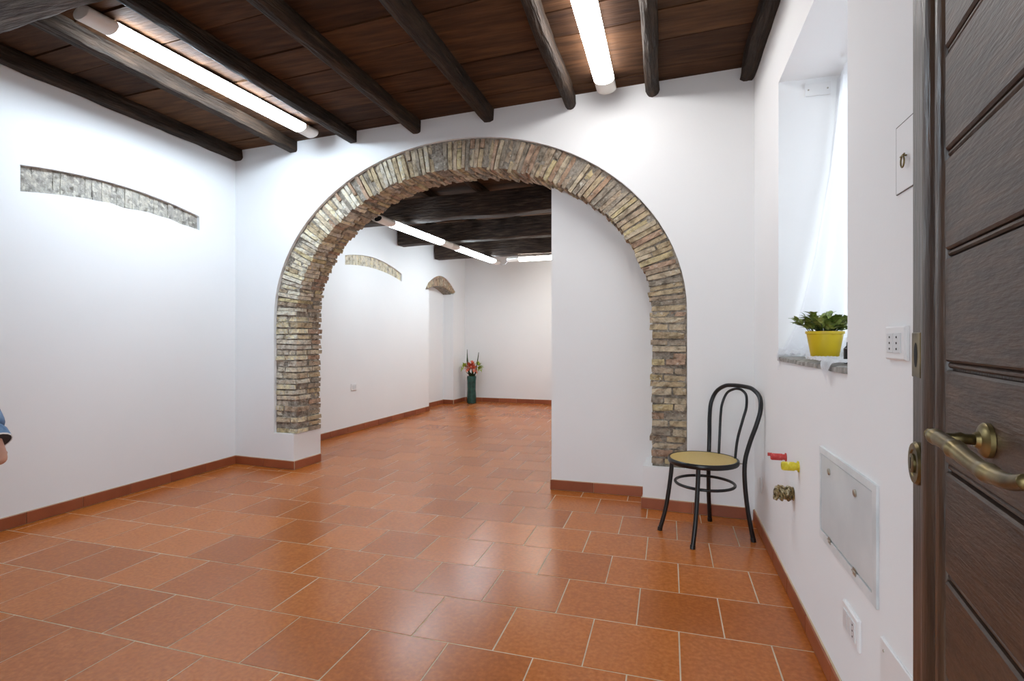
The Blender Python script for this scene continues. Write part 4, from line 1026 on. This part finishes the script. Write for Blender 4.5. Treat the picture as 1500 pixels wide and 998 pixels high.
# wrist target (seen at the picture's left edge) in the person's local frame
rot = Matrix.Rotation(-pr.rotation_euler.z, 3, 'Z')
def loc(xc, yc, z): u, v = cw(xc, yc); return rot @ (Vector((u, v, z)) - Vector(pr.location))
W = loc(-1.580, 1.60, 0.828); EL = loc(-1.775, 1.66, 1.068); SH = loc(-1.835, 1.68, 1.385)
H1 = loc(-1.563, 1.585, 0.762); H2 = loc(-1.585, 1.575, 0.715)
Wl, ELl, SHl = Vector((-0.30, -0.06, 0.84)), Vector((-0.235, 0.02, 1.10)), Vector((-0.185, 0.0, 1.40))
V = []; E_ = []; Rr = []
def nv(p, r, par=None):
    V.append(tuple(p)); Rr.append(r)
    if par is not None: E_.append((par, len(V) - 1))
    return len(V) - 1
pel = nv((0, 0, 0.95), (0.120, 0.085)); sp = nv((0, 0, 1.12), (0.110, 0.080), pel); chst = nv((0, 0.0, 1.34), (0.110, 0.085), sp); nk = nv((0, -0.002, 1.46), (0.050, 0.052), chst); n2 = nv((0, -0.010, 1.53), (0.048, 0.052), nk)
hd0 = nv((0, -0.03, 1.60), (0.072, 0.088), n2); hd1 = nv((0, -0.02, 1.68), (0.086, 0.108), hd0); hd2 = nv((0, -0.012, 1.76), (0.066, 0.085), hd1)
for sx, shd, el, wr, hm in ((1, SH, EL, W, H1), (-1, SHl, ELl, Wl, Vector((-0.30, -0.075, 0.79)))):
    a = nv(shd, 0.052, chst); m = nv(shd.lerp(el, .5), 0.046, a); e = nv(el, 0.042, m); f = nv(el.lerp(wr, .4), 0.042, e); w = nv(wr, (0.024, 0.029), f); kn = nv(wr.lerp(hm, .6), (0.026, 0.044), w); p = nv(hm, (0.020, 0.042), kn)
for sx in (-1, 1):
    a = nv((sx * 0.085, 0, 0.84), 0.088, pel); k = nv((sx * 0.10, -0.01, 0.50), 0.060, a); c = nv((sx * 0.10, 0.01, 0.36), 0.055, k); f = nv((sx * 0.105, 0.02, 0.09), 0.036, c); t = nv((sx * 0.12, -0.10, 0.04), 0.034, f)
body = skin_obj('body', V, E_, Rr, 'skin')
# fingers: separate short chains rooted in the palm
def fingers(root, tipdir, side, sgn):
    root, tipdir, side = Vector(root), Vector(tipdir).normalized(), Vector(side).normalized(); fwd = tipdir.cross(side).normalized() * sgn
    for k, (off, ln) in enumerate(((-0.030, 0.066), (-0.010, 0.076), (0.010, 0.072), (0.029, 0.058))):
        b0 = root + side * off; pts = [b0 - tipdir * 0.01, b0 + tipdir * ln * .40, b0 + tipdir * ln * .72 + fwd * 0.010, b0 + tipdir * ln * .92 + fwd * 0.026]
        V = [tuple(p) for p in pts]; skin_obj('finger', V, [(0, 1), (1, 2), (2, 3)], [0.0095, 0.009, 0.0085, 0.007], 'skin')
    b0 = root - tipdir * 0.045 - side * 0.030; pts = [b0, b0 - side * 0.022 + tipdir * 0.022 + fwd * .008, b0 - side * 0.026 + tipdir * 0.05 + fwd * .018]
    skin_obj('thumb', [tuple(p) for p in pts], [(0, 1), (1, 2)], [0.012, 0.010, 0.008], 'skin')
fingers(H1, H2 - H1, (0.25, -1, 0), 1)
fingers((-0.30, -0.08, 0.785), (0.0, -0.1, -1), (0.1, -1, 0), -1)
# denim jacket: torso and sleeves
V = []; E_ = []; Rr = []
p2_ = nv((0, 0, 1.335), (0.178, 0.128)); p1 = nv((0, 0, 1.12), (0.170, 0.128), p2_); p0 = nv((0, 0, 0.93), (0.178, 0.135), p1); pb = nv((0, 0, 0.83), (0.180, 0.138), p0); pc = nv((0, 0, 0.815), (0.172, 0.130), pb)
p3 = nv((0, 0.002, 1.455), (0.080, 0.075), p2_); p4 = nv((0, -0.002, 1.50), (0.066, 0.068), p3)
for shd, el, wr in ((SH, EL, W), (SHl, ELl, Wl)):
    a = nv(shd, 0.074, p2_); m = nv(shd.lerp(el, .5), 0.062, a); e = nv(el, 0.056, m); f = nv(el.lerp(wr, .5), 0.060, e); g_ = nv(el.lerp(wr, .90), 0.056, f)
jk = skin_obj('denim_jacket', V, E_, Rr, 'denim')
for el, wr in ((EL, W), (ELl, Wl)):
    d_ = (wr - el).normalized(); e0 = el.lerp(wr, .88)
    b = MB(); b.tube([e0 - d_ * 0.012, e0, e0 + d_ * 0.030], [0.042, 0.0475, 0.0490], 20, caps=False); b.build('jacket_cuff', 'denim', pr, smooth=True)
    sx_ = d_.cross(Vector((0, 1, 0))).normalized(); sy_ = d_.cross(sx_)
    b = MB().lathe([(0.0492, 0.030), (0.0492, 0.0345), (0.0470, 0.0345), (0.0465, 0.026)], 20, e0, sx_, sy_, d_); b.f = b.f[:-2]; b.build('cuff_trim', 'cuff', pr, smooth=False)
    b = MB(); b.tube([e0 + d_ * 0.024, e0 + d_ * 0.0332], [0.0468, 0.0468], 20); b.build('cuff_shade', 'trouser', pr)  # dark disc standing in for the shade inside the sleeve
V = []; E_ = []; Rr = []
p0 = nv((0, 0, 0.98), (0.135, 0.100)); pz = nv((0, 0, 0.90), (0.150, 0.112), p0); p0 = pz
for sx in (-1, 1):
    a = nv((sx * 0.087, 0, 0.82), 0.098, p0); k = nv((sx * 0.10, -0.008, 0.50), 0.074, a); c = nv((sx * 0.10, 0.01, 0.30), 0.066, k); f = nv((sx * 0.105, 0.02, 0.09), 0.058, c)
skin_obj('trousers', V, E_, Rr, 'trouser')
for sx in (-1, 1):
    V = []; E_ = []; Rr = []
    a = nv((sx * 0.105, 0.035, 0.046), 0.044); b_ = nv((sx * 0.112, -0.06, 0.044), 0.042, a); c = nv((sx * 0.125, -0.15, 0.036), 0.034, b_); skin_obj('shoe', V, E_, Rr, 'shoe')
hb = MB(); vs = []; fs = []
for i in range(9):
    e = PI * (i / 8) * 0.62
    for k in range(20): a = 2 * PI * k / 20; cut = 1.0; vs.append((0.088 * math.sin(e) * math.cos(a), 0.008 + 0.108 * math.sin(e) * math.sin(a) + (0.03 if i > 5 and math.sin(a) < 0 else 0), 1.70 + 0.105 * math.cos(e) + (0.05 if i > 6 and math.sin(a) < -.1 else 0)))
for i in range(8):
    for k in range(20): fs.append((i * 20 + k, i * 20 + (k + 1) % 20, (i + 1) * 20 + (k + 1) % 20, (i + 1) * 20 + k))
hb.add(vs, fs).build('hair', 'hair', pr, smooth=True)
skin_obj('nose', [(0, -0.110, 1.688), (0, -0.126, 1.655)], [(0, 1)], [0.009, 0.013], 'skin')
for sx in (-1, 1):
    MB().lathe([(0.001, -0.011), (0.008, -0.008), (0.011, 0), (0.008, 0.008), (0.001, 0.011)], 12, (sx * 0.032, -0.096, 1.690)).build('eye', 'eye', pr, smooth=True)
    MB().lathe([(0.0052, 0.0095), (0.0052, 0.0115)], 12, (sx * 0.032, -0.096, 1.690), (1, 0, 0), (0, 0, 1), (0, -1, 0)).build('iris', 'hair', pr)
    skin_obj('ear', [(sx * 0.082, -0.01, 1.69), (sx * 0.086, -0.008, 1.655)], [(0, 1)], [(0.012, 0.016), (0.009, 0.012)], 'skin')
MB().tube([(-0.024, -0.108, 1.620), (0, -0.116, 1.621), (0.024, -0.108, 1.620)], [0.003, 0.007, 0.003], 8).build('mouth', 'lip', pr, smooth=True)
